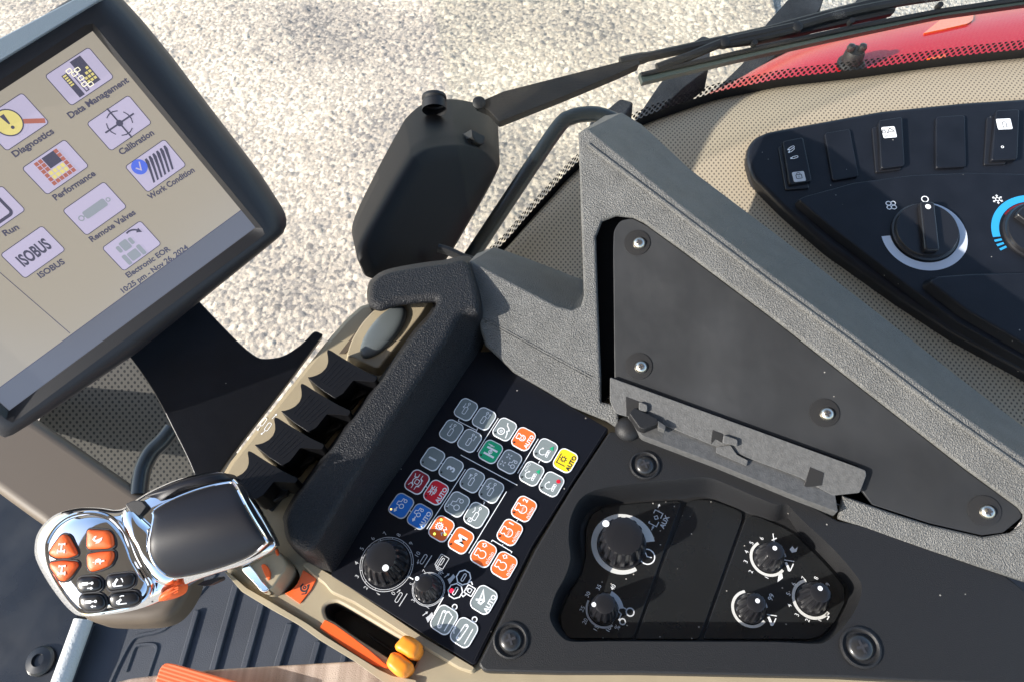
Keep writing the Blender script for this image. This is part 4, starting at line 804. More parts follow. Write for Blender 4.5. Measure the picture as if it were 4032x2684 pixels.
    for name, px in tiles:
        P = [at(p) for p in px]; cc = sum(P) / 4; tw = (np.linalg.norm(P[1] - P[0]) + np.linalg.norm(P[2] - P[3])) / 2; th = (np.linalg.norm(P[2] - P[1]) + np.linalg.norm(P[3] - P[0])) / 2
        R0 = [cc + np.array(q) for q in rrect(tw, th, 2.0)]; a = Art(fr, .00010); a.poly(R0); tl = a.build('icon_tile', m_tile, scn)
        b = Art(fr, .00016); b.line(R0, .5, True); x, y = cc
        if name == 'iso': b.text('ISOBUS', x, y - .2, 8, bold=True, sx=.62)
        if name == 'calib':
            for k in range(8): b.ring(x, y, 8, .7, k * 45 + 12, k * 45 + 33, 3)
            b.line([(x - 11.5, y), (x + 11.5, y)], 1.1).line([(x, y - 11.5), (x, y + 11.5)], 1.1).line([(x - 8, y - 2), (x - 8, y + 2)], .8).line([(x + 8, y - 2), (x + 8, y + 2)], .8).line([(x - 2, y - 8), (x + 2, y - 8)], .8).line([(x - 2, y + 8), (x + 2, y + 8)], .8).disc(x, y, 2.2)
        if name == 'work':
            for k in range(6): xx = x - 3 + 3.1 * k; b.poly([(xx, y + 7.5), (xx + 1.5, y + 7.5), (xx + 1.5 + .0, y + 5), (xx - 4.5, y - 8), (xx - 6, y - 8), (xx - 3, y - 1)])
        if name == 'run': b.line([(x + q[0], y + q[1]) for q in rrect(17, 14, 2.5)], 2.0, True)
        if name == 'data': b.poly([(x - 9, y + 6), (x - 5, y + 6), (x - 5, y - 10), (x - 9, y - 10)]).poly([(x + 1, y + 10), (x + 9, y + 10), (x + 9, y - 8), (x + 1, y - 8)]).line([(x - 3, y + 5), (x - 3, y - 9), (x - 1, y - 9), (x - 1, y + 5)], .7)
        if name == 'perf': b.poly([(x - 3, y + 9), (x + 6, y + 9), (x + 6, y + 1), (x - 3, y + 1)])
        b.build('icon_drawing', m_scrink, scn)
        if name == 'data':
            g = Art(fr, .0003)
            for (i, j) in ((0, 0), (1, 0), (2, 0), (0, 1), (1, 1), (2, 1), (1, 2), (2, 2), (2, 3)): g.poly([(x + 1.6 + i * 2.4, y - 6 + j * 2.4), (x + 3.4 + i * 2.4, y - 6 + j * 2.4), (x + 3.4 + i * 2.4, y - 4.4 + j * 2.4), (x + 1.6 + i * 2.4, y - 4.4 + j * 2.4)])
            for j in range(5): g.poly([(x - 8.4, y - 2 + j * 1.6), (x - 6, y - 2 + j * 1.6), (x - 6, y - 1 + j * 1.6), (x - 8.4, y - 1 + j * 1.6)])
            g.build('icon_yellow', m_scryel, scn); g = Art(fr, .0004)
            for (dx, dy) in ((-3, 6), (-1.5, 3), (1.5, 4), (0, -1), (-1, -5), (2, -7)): g.line([(x + dx + q[0], y + dy + q[1]) for q in rrect(3.2, 2.2, .4)], .5, True)
            g.build('icon_pale', m_scrpale, scn)
        if name == 'perf':
            g = Art(fr, .0003); g2 = Art(fr, .0003)
            for i in range(6):
                for j in range(6):
                    if j >= 3 and 1 < i < 5: continue
                    ga = g2 if (1 <= i <= 4 and 1 <= j <= 2) else g
                    ga.poly([(x - 9 + i * 3, y - 8.5 + j * 3), (x - 6.5 + i * 3, y - 8.5 + j * 3), (x - 6.5 + i * 3, y - 6 + j * 3), (x - 9 + i * 3, y - 6 + j * 3)])
            g.build('icon_red', m_scrred, scn); g2.build('icon_yellow', m_scryel, scn)
        if name == 'work':
            Art(fr, .0005).disc(x - 9, y + 5.5, 5.2, 24).build('icon_badge', m_scrblue, scn); Art(fr, .0006).line([(x - 11.4, y + 6.2), (x - 9.4, y + 3.4), (x - 6.8, y + 8.3)], .9).build('icon_tick', m_tile, scn)
        if name == 'diag':
            Art(fr, .0003).disc(x - 3, y + 1.5, 8.2, 28).build('icon_yellow', m_scryel, scn); Art(fr, .0005).ring(x - 3, y + 1.5, 8.2, .8).poly([(x - 4.5, y + 7), (x - 1.5, y + 7), (x - 2.5, y + .5), (x - 3.5, y + .5)]).disc(x - 3, y - 2, 1.1).build('icon_mark', m_scrink, scn)
            Art(fr, .0004).line([(x + 4.5, y - 2.5), (x + 15, y - 9)], 3.0).build('icon_handle', m_scrred, scn)
        if name == 'valve':
            g = Art(fr, .0003); g.poly([(x + q[0], y + q[1]) for q in rrect(17, 5.6, 1.2)]); g.ring(x - 11, y, 1.6, .8); g.ring(x + 10.5, y, 1.2, .7); g.line([(x - 9.4, y), (x - 8, y)], .9); g.build('icon_cylinder', m_scrgrey, scn)
        if name == 'eor':
            g = Art(fr, .0003); g.poly([(x - 3 + q[0], y + 3 + q[1]) for q in rrect(6, 7, 1)]); g.poly([(x - 3 + q[0], y - 5.5 + q[1]) for q in rrect(7.5, 6.5, 1)])
            for (dx, dy, a_, b_) in ((-8, 3, 2.6, 5), (2, 3, 2.6, 5), (-9, -5.5, 3, 8), (3, -5.5, 3, 8)): g.poly([(x + dx + q[0], y + dy + q[1]) for q in rrect(a_, b_, 1)])
            g.build('icon_tractor', m_scrgrey, scn); Art(fr, .0004).ring(x + 5, y + 3, 6, 1.2, 20, 110).poly([(x + 11.5, y + 7.5), (x + 8.3, y + 5.6), (x + 11.6, y + 3.6)]).build('icon_arrow', m_scrink, scn)
    for s_, p0, p1, hh in (('Data Management', c1('A', 468, 800), c1('A', 872, 545), 3.6), ('Calibration', c1('A', 820, 1050), c1('A', 1048, 905), 3.6), ('Work Condition', c1('A', 1020, 1355), c1('A', 1328, 1160), 3.5), ('Diagnostics', c1('A', 88, 1065), c1('A', 360, 895), 3.6), ('Performance', c1('A', 368, 1362), c1('A', 645, 1185), 3.6), ('Remote Valves', c1('B', 585, 240), c1('B', 872, 55), 3.5), ('Run', c1('B', 22, 200), c1('B', 115, 150), 3.5), ('ISOBUS', c1('B', 250, 475), c1('B', 412, 375), 3.5), ('Electronic EOR', c1('B', 820, 475), c1('B', 1098, 292), 3.4), ('10:25 pm - Nov 26, 2024', c1('B', 788, 575), c1('B', 1213, 285), 3.3)):
        a, b = at(p0), at(p1); L_ = np.linalg.norm(b - a); hh *= 1.12; V, _ = text_mesh(s_, True); wid = (V[:, 0].max() - V[:, 0].min()) * hh / .72; m_ = (a + b) / 2
        Art(fr, .0002).text(s_, m_[0], m_[1], hh, math.degrees(math.atan2(b[1] - a[1], b[0] - a[0])), True, L_ / wid).build('caption', m_scrink, scn)
monitor()

# ------------------------------------------------------------------ keypad
KU = PK.at(c1('E', 457, 685)) - PK.at(c1('E', 180, 1098)); KU = KU / np.linalg.norm(KU)      # reading direction of the keys
def icon(kind, a):
    cyl = lambda: a.line([(x - 1.2, y) for x, y in rrect(6.0, 2.6, .9)], .55, True).line([(1.8, 0), (4.6, 0)], .5).ring(5.3, 0, .8, .5)
    def tractor(x, y, k=1.0): a.ring(x - 2.4 * k, y - 1.2 * k, 1.9 * k, .6).ring(x + 3.0 * k, y - 1.8 * k, 1.3 * k, .55).line([(x - 2.6 * k, y + .7 * k), (x - 2.6 * k, y + 3.6 * k), (x + .2 * k, y + 3.6 * k), (x + .9 * k, y + 1.2 * k), (x + 4.0 * k, y + 1.0 * k), (x + 4.0 * k, y - .6 * k)], .55)
    def engine(x, y, r=2.5): a.ring(x, y - .4, r, .6, 120, 420).line([(x - r * .55, y + r * .75), (x - r * .9, y + r * 1.0), (x - r * .9, y + r * 1.7), (x + r * .9, y + r * 1.7), (x + r * .9, y + r * 1.0), (x + r * .55, y + r * .75)], .6)
    def uturn(x, y): a.ring(x - 1, y + .6, 2.4, .55, 40, 250).arrow(x + .6, y + 2.4, x + 2.0, y + 1.2, .5, 1.1); [a.line([(x - 2.5 + dx + p, y - 3.6 + q) for p, q in rrect(1.5, 1.4, .2)], .45, True) for dx in (0, 2.0, 4.0)]; a.line([(x - 2.5, y - 2.4), (x + 2, y - 2.4)], .45)
    def drop(x, y): a.line([(x + dx, y + dy) for dx, dy in ((-3.2, 0), (-1, 0), (-1, 2), (1, 2), (1, 0), (3.2, 0))], .6)
    if kind == 'cylL': cyl(); a.arrow(4.5, 2.6, 0.5, 2.6, .5)
    if kind == 'cylV': cyl(); a.arrow(1, -2.6, 5.4, -2.6, .5)
    if kind == 'cylA': cyl(); a.arrow(5.5, 2.6, 2.0, 2.6, .5)
    if kind == 'cylT': cyl(); a.arrow(-.5, 3.0, 3, 3.0, .5).line([(3.4, 1.8), (3.4, 4.2)], .5)
    if kind == 'cylF': cyl(); a.line([(-1, 3.4), (1.2, 2.6), (3, 4.2), (5, 3.2)], .5).arrow(1.2, 5.2, 1.2, 3.6, .5, .9)
    if kind == 'cylH': cyl(); a.ring(-5.2, 2.2, 1.5, .5).line([(-6.5, 2.2), (-3.9, 2.2)], .45).line([(0, 3.4), (2.2, 2.6), (4.6, 3.8)], .5)
    if kind == 'one': a.text('1', 0, 0, 6.2, bold=True)
    if kind == 'three': a.text('3', 0, 0, 6.2, bold=True)
    if kind == 'M': a.text('M', 0, 0, 7, bold=True)
    if kind == 'wheel': a.ring(-2.6, 1.6, 2.6, .8).ring(-2.6, 1.6, .9, .5).line([(-6, -4.2), (-2.5, -3.6), (-.6, -2.4), (.6, -3.8), (2.2, -2.2), (3.4, -.4), (5.6, .4)], .8)
    if kind == 'engauto': engine(.2, 1.6, 2.3); a.ring(.2, 1.2, 1.2, .5).text('AUTO', 0, -4.6, 2.9, bold=True)
    if kind == 'diff': a.line([(-3.6, 4.6), (-3.6, 1.4)], .9).line([(3.6, 4.6), (3.6, 1.4)], .9).line([(-3.6, 3), (3.6, 3)], .7).line([(1.5, -4.5), (5, -1)], .7).line([(-5, -3.6), (-3.6, -.6), (-2.6, -3.6), (-1.6, -.6), (-.6, -3.6)], .8).line([(x - 4.6, y + 4) for x, y in rrect(0.01, 0.01, 0)], .1) if False else a.line([(2.2, -4.6), (2.2, 4.2)], 1.6).line([(-3.0, -4.6), (-3.0, 4.2)], 1.6).line([(-3, 0), (2.2, 0)], .8).ring(-.4, 0, 1.3, .7).line([(4.6, 4.6), (4.9, 1.2), (3.8, 2.6), (4.6, -.6)], .6)
    if kind == 'arrows':
        for (x, y) in ((3.4, 2.2), (-3.6, 3.6)):
            for k in range(4): an = math.radians(45 + 90 * k); a.arrow(x + .6 * math.cos(an), y + .6 * math.sin(an), x + 2.2 * math.cos(an), y + 2.2 * math.sin(an), .4, .8)
        tractor(-.5, -3.0, .75)
    if kind in ('uturn', 'uturnA', 'uturnR'): uturn(-1.2, .8); (a.text('AUTO', 2.6, 5.0, 1.9) if kind == 'uturnA' else None)
    if kind == 'ptoauto':
        a.ring(.2, 1.8, 1.5, .7)
        for k in range(8): an = math.radians(45 * k); a.line([(.2 + 1.9 * math.cos(an), 1.8 + 1.9 * math.sin(an)), (.2 + 2.7 * math.cos(an), 1.8 + 2.7 * math.sin(an))], .6)
        a.line([(-4.4, -1.6), (-4.4, 5.2), (3.4, 5.2)], .6).text('AUTO', 0, -4.6, 3.2, bold=True)
    if kind in ('lock', 'lockauto'):
        k, yo = (1.0, 0) if kind == 'lock' else (.62, 2.4)
        a.line([(x * k, y * k + yo) for x, y in rrect(3.4, 3.0, .4)], .6, True).ring(0, yo, 3.4 * k, .7, 20, 160).ring(0, yo, 3.4 * k, .7, 200, 340)
        for s_ in (-1, 1): a.line([(s_ * 6 * k, 1.3 * k + yo), (s_ * 3.4 * k, 1.3 * k + yo), (s_ * 2.4 * k, 3.6 * k + yo), (s_ * 5 * k, 4.6 * k + yo)], .6).line([(s_ * 6 * k, -1.3 * k + yo), (s_ * 3.4 * k, -1.3 * k + yo), (s_ * 2.4 * k, -3.6 * k + yo)], .6)
        if kind == 'lockauto': a.text('AUTO', 0, -4.6, 3.2, bold=True)
    if kind == 'fwd': tractor(1.8, .6, .85); a.arrow(-2.2, 2.0, -5.6, 2.0, .9, 1.8)
    if kind == 'fwdauto': tractor(2.2, 2.4, .75); a.arrow(-1.6, 2.6, -5, 2.6, .9, 1.6).text('AUTO', 0, -4.6, 3.2, bold=True)
    if kind == 'susp': tractor(.3, .2, 1.05); a.arrow(-2.6, 5, -5.8, 5, .5, 1.1)
    if kind == 'gear':
        a.ring(.6, 2.2, 2.2, .7)
        for k in range(12): an = math.radians(30 * k); a.line([(.6 + 2.4 * math.cos(an), 2.2 + 2.4 * math.sin(an)), (.6 + 3.2 * math.cos(an), 2.2 + 3.2 * math.sin(an))], .6)
        a.line([(-.6, 1.2), (.6, 3.2), (1.8, 1.2)], .5, True).line([(-4, -3), (-2.6, -1.6), (-1.4, -4), (0, -1.8), (1.2, -3.8), (2.4, -2.2)], .6)
    if kind in ('eng2', 'eng1'): engine(-.8, 1.0, 2.9); a.text('AUTO', -.8, .6, 1.5).text('n/min', -.4, -5.0, 2.9).text('2' if kind == 'eng2' else '1', 5.8, 2.2, 3.6, bold=True)
    if kind in ('engup', 'engdn'): engine(-1.0, 1.0, 2.7); a.text('n/min', -.4, -5.0, 2.9); s_ = 1 if kind == 'engup' else -1; y0 = 2.4; a.line([(4.2, y0 - .9), (5.6, y0 - .9), (5.6, y0 - 1.7), (7, y0), (5.6, y0 + 1.7), (5.6, y0 + .9), (4.2, y0 + .9)] if s_ > 0 else [(6.6, y0 - .9), (5.4, y0 - .9), (5.4, y0 - 1.7), (4, y0), (5.4, y0 + 1.7), (5.4, y0 + .9), (6.6, y0 + .9)], .5, True)
    if kind == 'steer': a.line([(-3.2, 2.2), (4.8, 3.4), (-.6, -.6), (-3.4, .4)], 1.2, True).line([(-.2, .4), (-2.6, 4.8)], 1.2).text('AUTO', 0, -4.8, 3.2, bold=True)
    if kind in ('armup', 'armdn'):
        s_ = 1 if kind == 'armup' else -1
        P = [(-5, -.5 * s_ + 1.0), (4.0, .8 * s_ + 1.6)]; d = np.array(P[1]) - P[0]; L_ = np.linalg.norm(d); cr, sr = d / L_; mid = (np.array(P[0]) + P[1]) / 2
        a.line([(mid[0] + x * cr - y * sr, mid[1] + x * sr + y * cr) for x, y in rrect(L_ + 2.2, 2.6, 1.28)], .65, True).ring(P[0][0], P[0][1], .7, .5).disc(P[1][0], P[1][1], .5).line([(-6, -4.0), (4.8, -4.0)], .7)
        (a.ring(1.0, -.2, 4.6, .7, -40, 10).line([(4.4, .6), (5.6, .9), (6.2, -.4)], .6) if s_ > 0 else a.ring(-.5, 2.5, 4.4, .7, 80, 140).line([(-1.0, 6.0), (.2, 6.8), (-.4, 8)], .6))
def keypad():
    t = thing('keypad_panel', 'black membrane keypad with coloured keys and two ribbed knobs', 'keypad', PK.at(c1('E', 900, 900)))
    plate = c('E', 430, 0, 640, -260, 1060, -260, 1330, 20, 2010, 420, 1680, 920, 1340, 1460) + c('F', 1320, 1388, 1290, 1408, 700, 1040, 0, 600) + c('Z', 775, 1305, 860, 1165, 1000, 960, 1060, 860)
    slab('membrane_plate', PK, rnd(plate, [10, 0, 0, 0, 10, 0, 0, 8, 8, 0, 10, 10, 0, 0, 10]), m_plate, t, top=0, thick=.014, r=.0008)
    mb = MB(); add_tube(mb, [zpl(.0002).at(p) for p in c('E', 1985, 425, 1665, 920, 1330, 1450) + c('F', 1300, 1378)], .0005, 6); mb.build('edge_bead', m_black, t)
    keys = []
    for (x, y, m, k, led) in ((750, 250, m_keygrey, 'cylL', 0), (910, 332, m_keygrey, 'cylV', 0), (622, 440, m_keygrey, 'cylA', 0), (783, 525, m_keygrey, 'cylV', 0), (1092, 425, m_keygrey, 'wheel', 1), (1258, 510, m_keyor, 'engauto', 1), (968, 622, m_keygreen, 'diff', 1), (1135, 710, m_keygrey, 'arrows', 0), (1452, 610, m_keygrey, 'uturn', 1), (1627, 700, m_keyyel, 'ptoauto', 0), (1330, 815, m_keygrey, 'uturnA', 1), (1505, 908, m_keygrey, 'uturnR', 1), (457, 685, m_keygrey, 'one', 1), (620, 773, m_keygrey, 'three', 1), (320, 888, m_keydred, 'lock', 1), (487, 980, m_keyred, 'lockauto', 1), (180, 1098, m_keyblue, 'fwd', 2), (345, 1192, m_keyblue, 'fwdauto', 0), (806, 875, m_keygrey, 'cylT', 1), (975, 965, m_keygrey, 'cylF', 1), (672, 1085, m_keygrey, 'susp', 1), (843, 1180, m_keygrey, 'cylH', 1), (535, 1300, m_keyor, 'gear', 3), (707, 1403, m_keyor, 'M', 1), (1262, 1125, m_keyor, 'eng2', 1), (1137, 1332, m_keyor, 'eng1', 1)): keys.append((c1('E', x, y), m, k, led))
    for (x, y, m, k, led) in ((1385, 410, m_keyor, 'engup', 0), (1570, 515, m_keyor, 'engdn', 0), (1388, 825, m_keygrey, 'steer', 0), (1030, 1005, m_keygrey, 'armup', 4), (1210, 1120, m_keygrey, 'armdn', 4)): keys.append((c1('F', x, y), m, k, led))
    nm = {'grey key': 'grey key', 'orange key': 'orange key', 'green key': 'green key', 'yellow key': 'yellow AUTO key', 'red key': 'red AUTO key', 'dark red key': 'dark red key', 'blue key': 'blue key'}
    for px, m, k, led in keys:
        f = Frame(PK, px, vec=KU); key = frame_slab('key', f, rrect(16.4, 14.4, 4.0), m, t, .0008, .0012, .0006, label=nm[m.name])
        Art(f, .0004).build('x', m_white, key) if False else None
        mb = MB(); pl = f.plane(); Q0 = [np.array(q) * .001 for q in rrect(17.1, 15.1, 4.3)]; Q1 = [np.array(q) * .001 for q in rrect(15.8, 13.8, 3.8)]; r0 = mb.ring([pl.up(q, .0002) for q in Q0]); r1 = mb.ring([pl.up(q * 1.0, .00095) for q in Q0]); r2 = mb.ring([pl.up(q, .00105) for q in Q1]); mb.skin(r0, r1); mb.skin(r1, r2); r3 = mb.ring([pl.up(q, .0006) for q in Q1]); mb.skin(r2, r3); mb.build('key_border', m_white if m is not m_keyblue else m_dim, key, ang=20)
        a = Art(f, .00085); icon(k, a); a.build('key_symbol', m_ink if k == 'ptoauto' else m_white, key)
        if k in ('uturn', 'uturnA'): Art(f, .0011).poly([(5.6, -3.8), (2.0, -5.2), (2.6, -2.0)]).build('go_mark', m_keygreen, key)
        if k == 'uturnR': Art(f, .0011).disc(4.0, -3.4, 1.5).build('stop_mark', m_keyred, key)
        if led in (1, 2): Art(f, .0011).disc(-5.8, 4.8, .75).build('key_lamp', m_led if led == 1 else m_ledorange, key)
        if led == 3:
            for q in ((5.2, 3.6), (-5.6, 2.2), (-2.2, -4.6)): Art(f, .0011).disc(*q, .85).build('key_lamp', m_ledgreen, key)
        if led == 4: Art(f, .0004).ring(10.4, -1.6, 1.6, .7).build('lamp_ring', m_white, key); Art(f, .0004).disc(10.4, -1.6, 1.1).build('key_lamp', m_led, key)
    # printed rules and brackets between the key groups
    f0 = Frame(PK, c1('E', 900, 900), vec=KU)
    def q(k, x, y): P = PK.at(c1(k, x, y)) - f0.o; return (P @ f0.u * 1000, P @ f0.v * 1000)
    a = Art(f0)
    for (k, x0, y0, x1, y1) in (('E', 1035, 325, 848, 620), ('E', 704, 648, 1203, 915), ('E', 1388, 505, 1205, 810), ('E', 745, 775, 405, 1300), ('E', 1108, 970, 775, 1515)): Art(f0).line([q(k, x0, y0), q(k, x1, y1)], .55).build('printed_rule', m_white, t)
    for P in (('E', 690, 330, 682, 350, 845, 432, 853, 412), ('E', 845, 432, 838, 450), ('E', 530, 720, 550, 732), ('E', 395, 925, 415, 938), ('E', 250, 1135, 272, 1150), ('E', 885, 910, 905, 922), ('E', 915, 1060, 905, 1085), ('E', 612, 1345, 632, 1358), ('E', 1400, 700, 1390, 722), ('E', 1410, 855, 1428, 868), ('E', 1205, 1222, 1195, 1242), ('F', 1560, 325, 1550, 342), ('F', 1455, 300, 1465, 285, 1640, 390, 1632, 405), ('F', 1115, 1055, 1135, 1070)):
        pts = [q(P[0], P[i], P[i + 1]) for i in range(1, len(P), 2)]; Art(f0).line(pts, .6).build('printed_rule', m_white, t)
    Art(f0).line([q('F', 968, 962), q('F', 940, 945), q('F', 1020, 805), q('F', 1000, 795)], .7).build('printed_rule', m_white, t); Art(f0).line([q('F', 700, 610), q('F', 750, 640)], .8).build('printed_rule', m_white, t)
    # locking diagram: two octagons and a padlock square
    a = Art(Frame(PK, c1('F', 1205, 625), vec=KU))
    for (k, x, y) in (('F', 1205, 622), ('F', 1130, 745)):
        cx, cy = q(k, x, y); ox, oy = q('F', 1205, 625); a.line([(cx - ox + 5.0 * math.cos(math.radians(22.5 + 45 * j)), cy - oy + 5.0 * math.sin(math.radians(22.5 + 45 * j))) for j in range(8)], .75, True)
        a.line([(cx - ox + u, cy - oy + v) for u, v in rrect(5.4, 1.7, .8)], .5, True)
    cx, cy = q('F', 1260, 740); ox, oy = q('F', 1205, 625); cx -= ox; cy -= oy
    a.line([(cx + u, cy + v) for u, v in rrect(5.8, 5.8, .5)], .75, True).line([(cx + u, cy + v) for u, v in rrect(2.6, 2.2, .3)], .5, True).ring(cx, cy + 1.0, 1.0, .5, 0, 180)
    for P in ((1245, 668, 1275, 660, 1285, 690), (1185, 775, 1200, 795, 1225, 775)): a.line([(q('F', P[i], P[i + 1])[0] - ox, q('F', P[i], P[i + 1])[1] - oy) for i in (0, 2, 4)], .75)
    a.build('lock_diagram', m_white, t); Art(Frame(PK, c1('F', 1097, 742), vec=KU)).disc(0, 0, 1.5).build('lock_lamp', m_ledred, t)
    # knobs with their dials
    big, small = c1('F', 510, 500), c1('F', 888, 728)
    fb = Frame(PK, big, vec=KU); fs = Frame(PK, small, vec=KU); rb = np.linalg.norm(PK.at(c1('F', 750, 500)) - PK.at(big)); rs = np.linalg.norm(PK.at(c1('F', 1035, 728)) - PK.at(small))
    for nme, f, r, fr_, base in (('b', fb, rb, big, 0), ('s', fs, rs, small, 0)):
        a = Art(f); R = r * 1000; a.ring(0, 0, R, .45, 0, 360, 60).ring(0, 0, R * .93, .35, 0, 360, 60)
        for k in range(11 if nme == 'b' else 9): an = math.radians(190 - (28 if nme == 'b' else 36) * k); a.line([(R * .93 * math.cos(an), R * .93 * math.sin(an)), (R * 1.0 * math.cos(an), R * 1.0 * math.sin(an))], .45)
        a.build('dial_ring', m_dim, t)
    a = Art(f0)
    for (s_, x, y, h) in (('0', 570, 765, 3), ('1', 435, 770, 3), ('2', 322, 715, 3), ('3', 243, 612, 3), ('4', 237, 492, 3), ('5', 287, 362, 3), ('6', 385, 270, 3), ('7', 495, 225, 3), ('8', 618, 238, 3), ('9', 730, 315, 3), ('10', 788, 415, 3), ('1', 880, 893, 2.8), ('3', 750, 830, 2.8), ('5', 735, 683, 2.8), ('7', 850, 567, 2.8), ('9', 992, 588, 2.8)): x_, y_ = q('F', x, y); a.text(s_, x_, y_, h)
    for (x, y, s_) in ((630, 810, 1), (855, 465, -1)):
        x_, y_ = q('F', x, y); a.line([(x_ + u, y_ + v + 1) for u, v in rrect(7, 2.2, 1)], .5, True).line([(x_ - 4.5, y_ - 2.6), (x_ + 5, y_ - 2.6)], .6).arrow(x_ + 2 * s_, y_ + 4, x_ + 4.5 * s_, y_ + 3, .5, 1)
    for (x, y) in ((1075, 625), (880, 970)): x_, y_ = q('F', x, y); a.poly([(x_ - 3.5, y_ - 2.6), (x_ + 2.5, y_ - 3.4), (x_ + 3.5, y_ - 1.2), (x_ + .5, y_ - .6), (x_ - 1.5, y_ + .4)]).arrow(x_ - 1.5, y_ + 3, x_ + 2, y_ + 1.5, .6, 1.2)
    x_, y_ = q('F', 1010, 480)
    for k in range(3): a.line([(x_ + u - k * 1.0, y_ + v - k * 1.3) for u, v in rrect(8.5, 6.5, .6)][: (24 if k == 0 else 14)], .5, k == 0)
    a.line([(x_ + u, y_ + v) for u, v in rrect(5, 1.6, .7)], .5, True).build('dial_print', m_dim, t)
    knob(t, PK, big, rb * .80, rb * .58, .0195, c1('F', 500, 536), 16); knob(t, PK, small, rs * .78, rs * .55, .019, c1('F', 785, 632), 14)
keypad()

# ------------------------------------------------------------------ rotary panel with its sunken tray
def screw(parent, pl, px, r, m=m_screwblack, ring=True, tilt=0.):
    f = Frame(pl, px, vec=(1, .35, 0)); mb = MB()
    if ring: lathe(mb, f, [(r * 1.12, -.001, 0), (r * 1.10, .0012, 0), (r * 1.0, .0016, 0), (r * .9, .0006, 0), (r * .86, -.0002, 0), (r * .01, -.0002, 0)], 36); s = mb.build('screw', m_rot, parent)
    else:
        lathe(mb, f, [(r * 1.08, -.001, 0), (r * 1.08, .0003, 0), (r * .98, .0004, 0), (r * .01, .0004, 0)], 32); s = mb.build('screw', m_screwblack, parent); r *= .72; f.o = f.o - f.v * r * .18 + f.u * r * .2
    mb = MB(); h0 = .0002 if ring else .0006
    lathe(mb, f, [(r * .72, h0, 0), (r * .70, h0 + .0008, 0), (r * .56, h0 + .0022, 0), (r * .3, h0 + .003, 0), (r * .05, h0 + .0032, 0)], 32); mb.build('screw_head', m, s)
    R = r * 1000; Art(f, h0 + .0033).line([(-R * .34, 0), (R * .34, 0)], R * .16).line([(0, -R * .34), (0, R * .34)], R * .16).build('screw_cross', m_ink, s); return s
PR = zpl(.003)
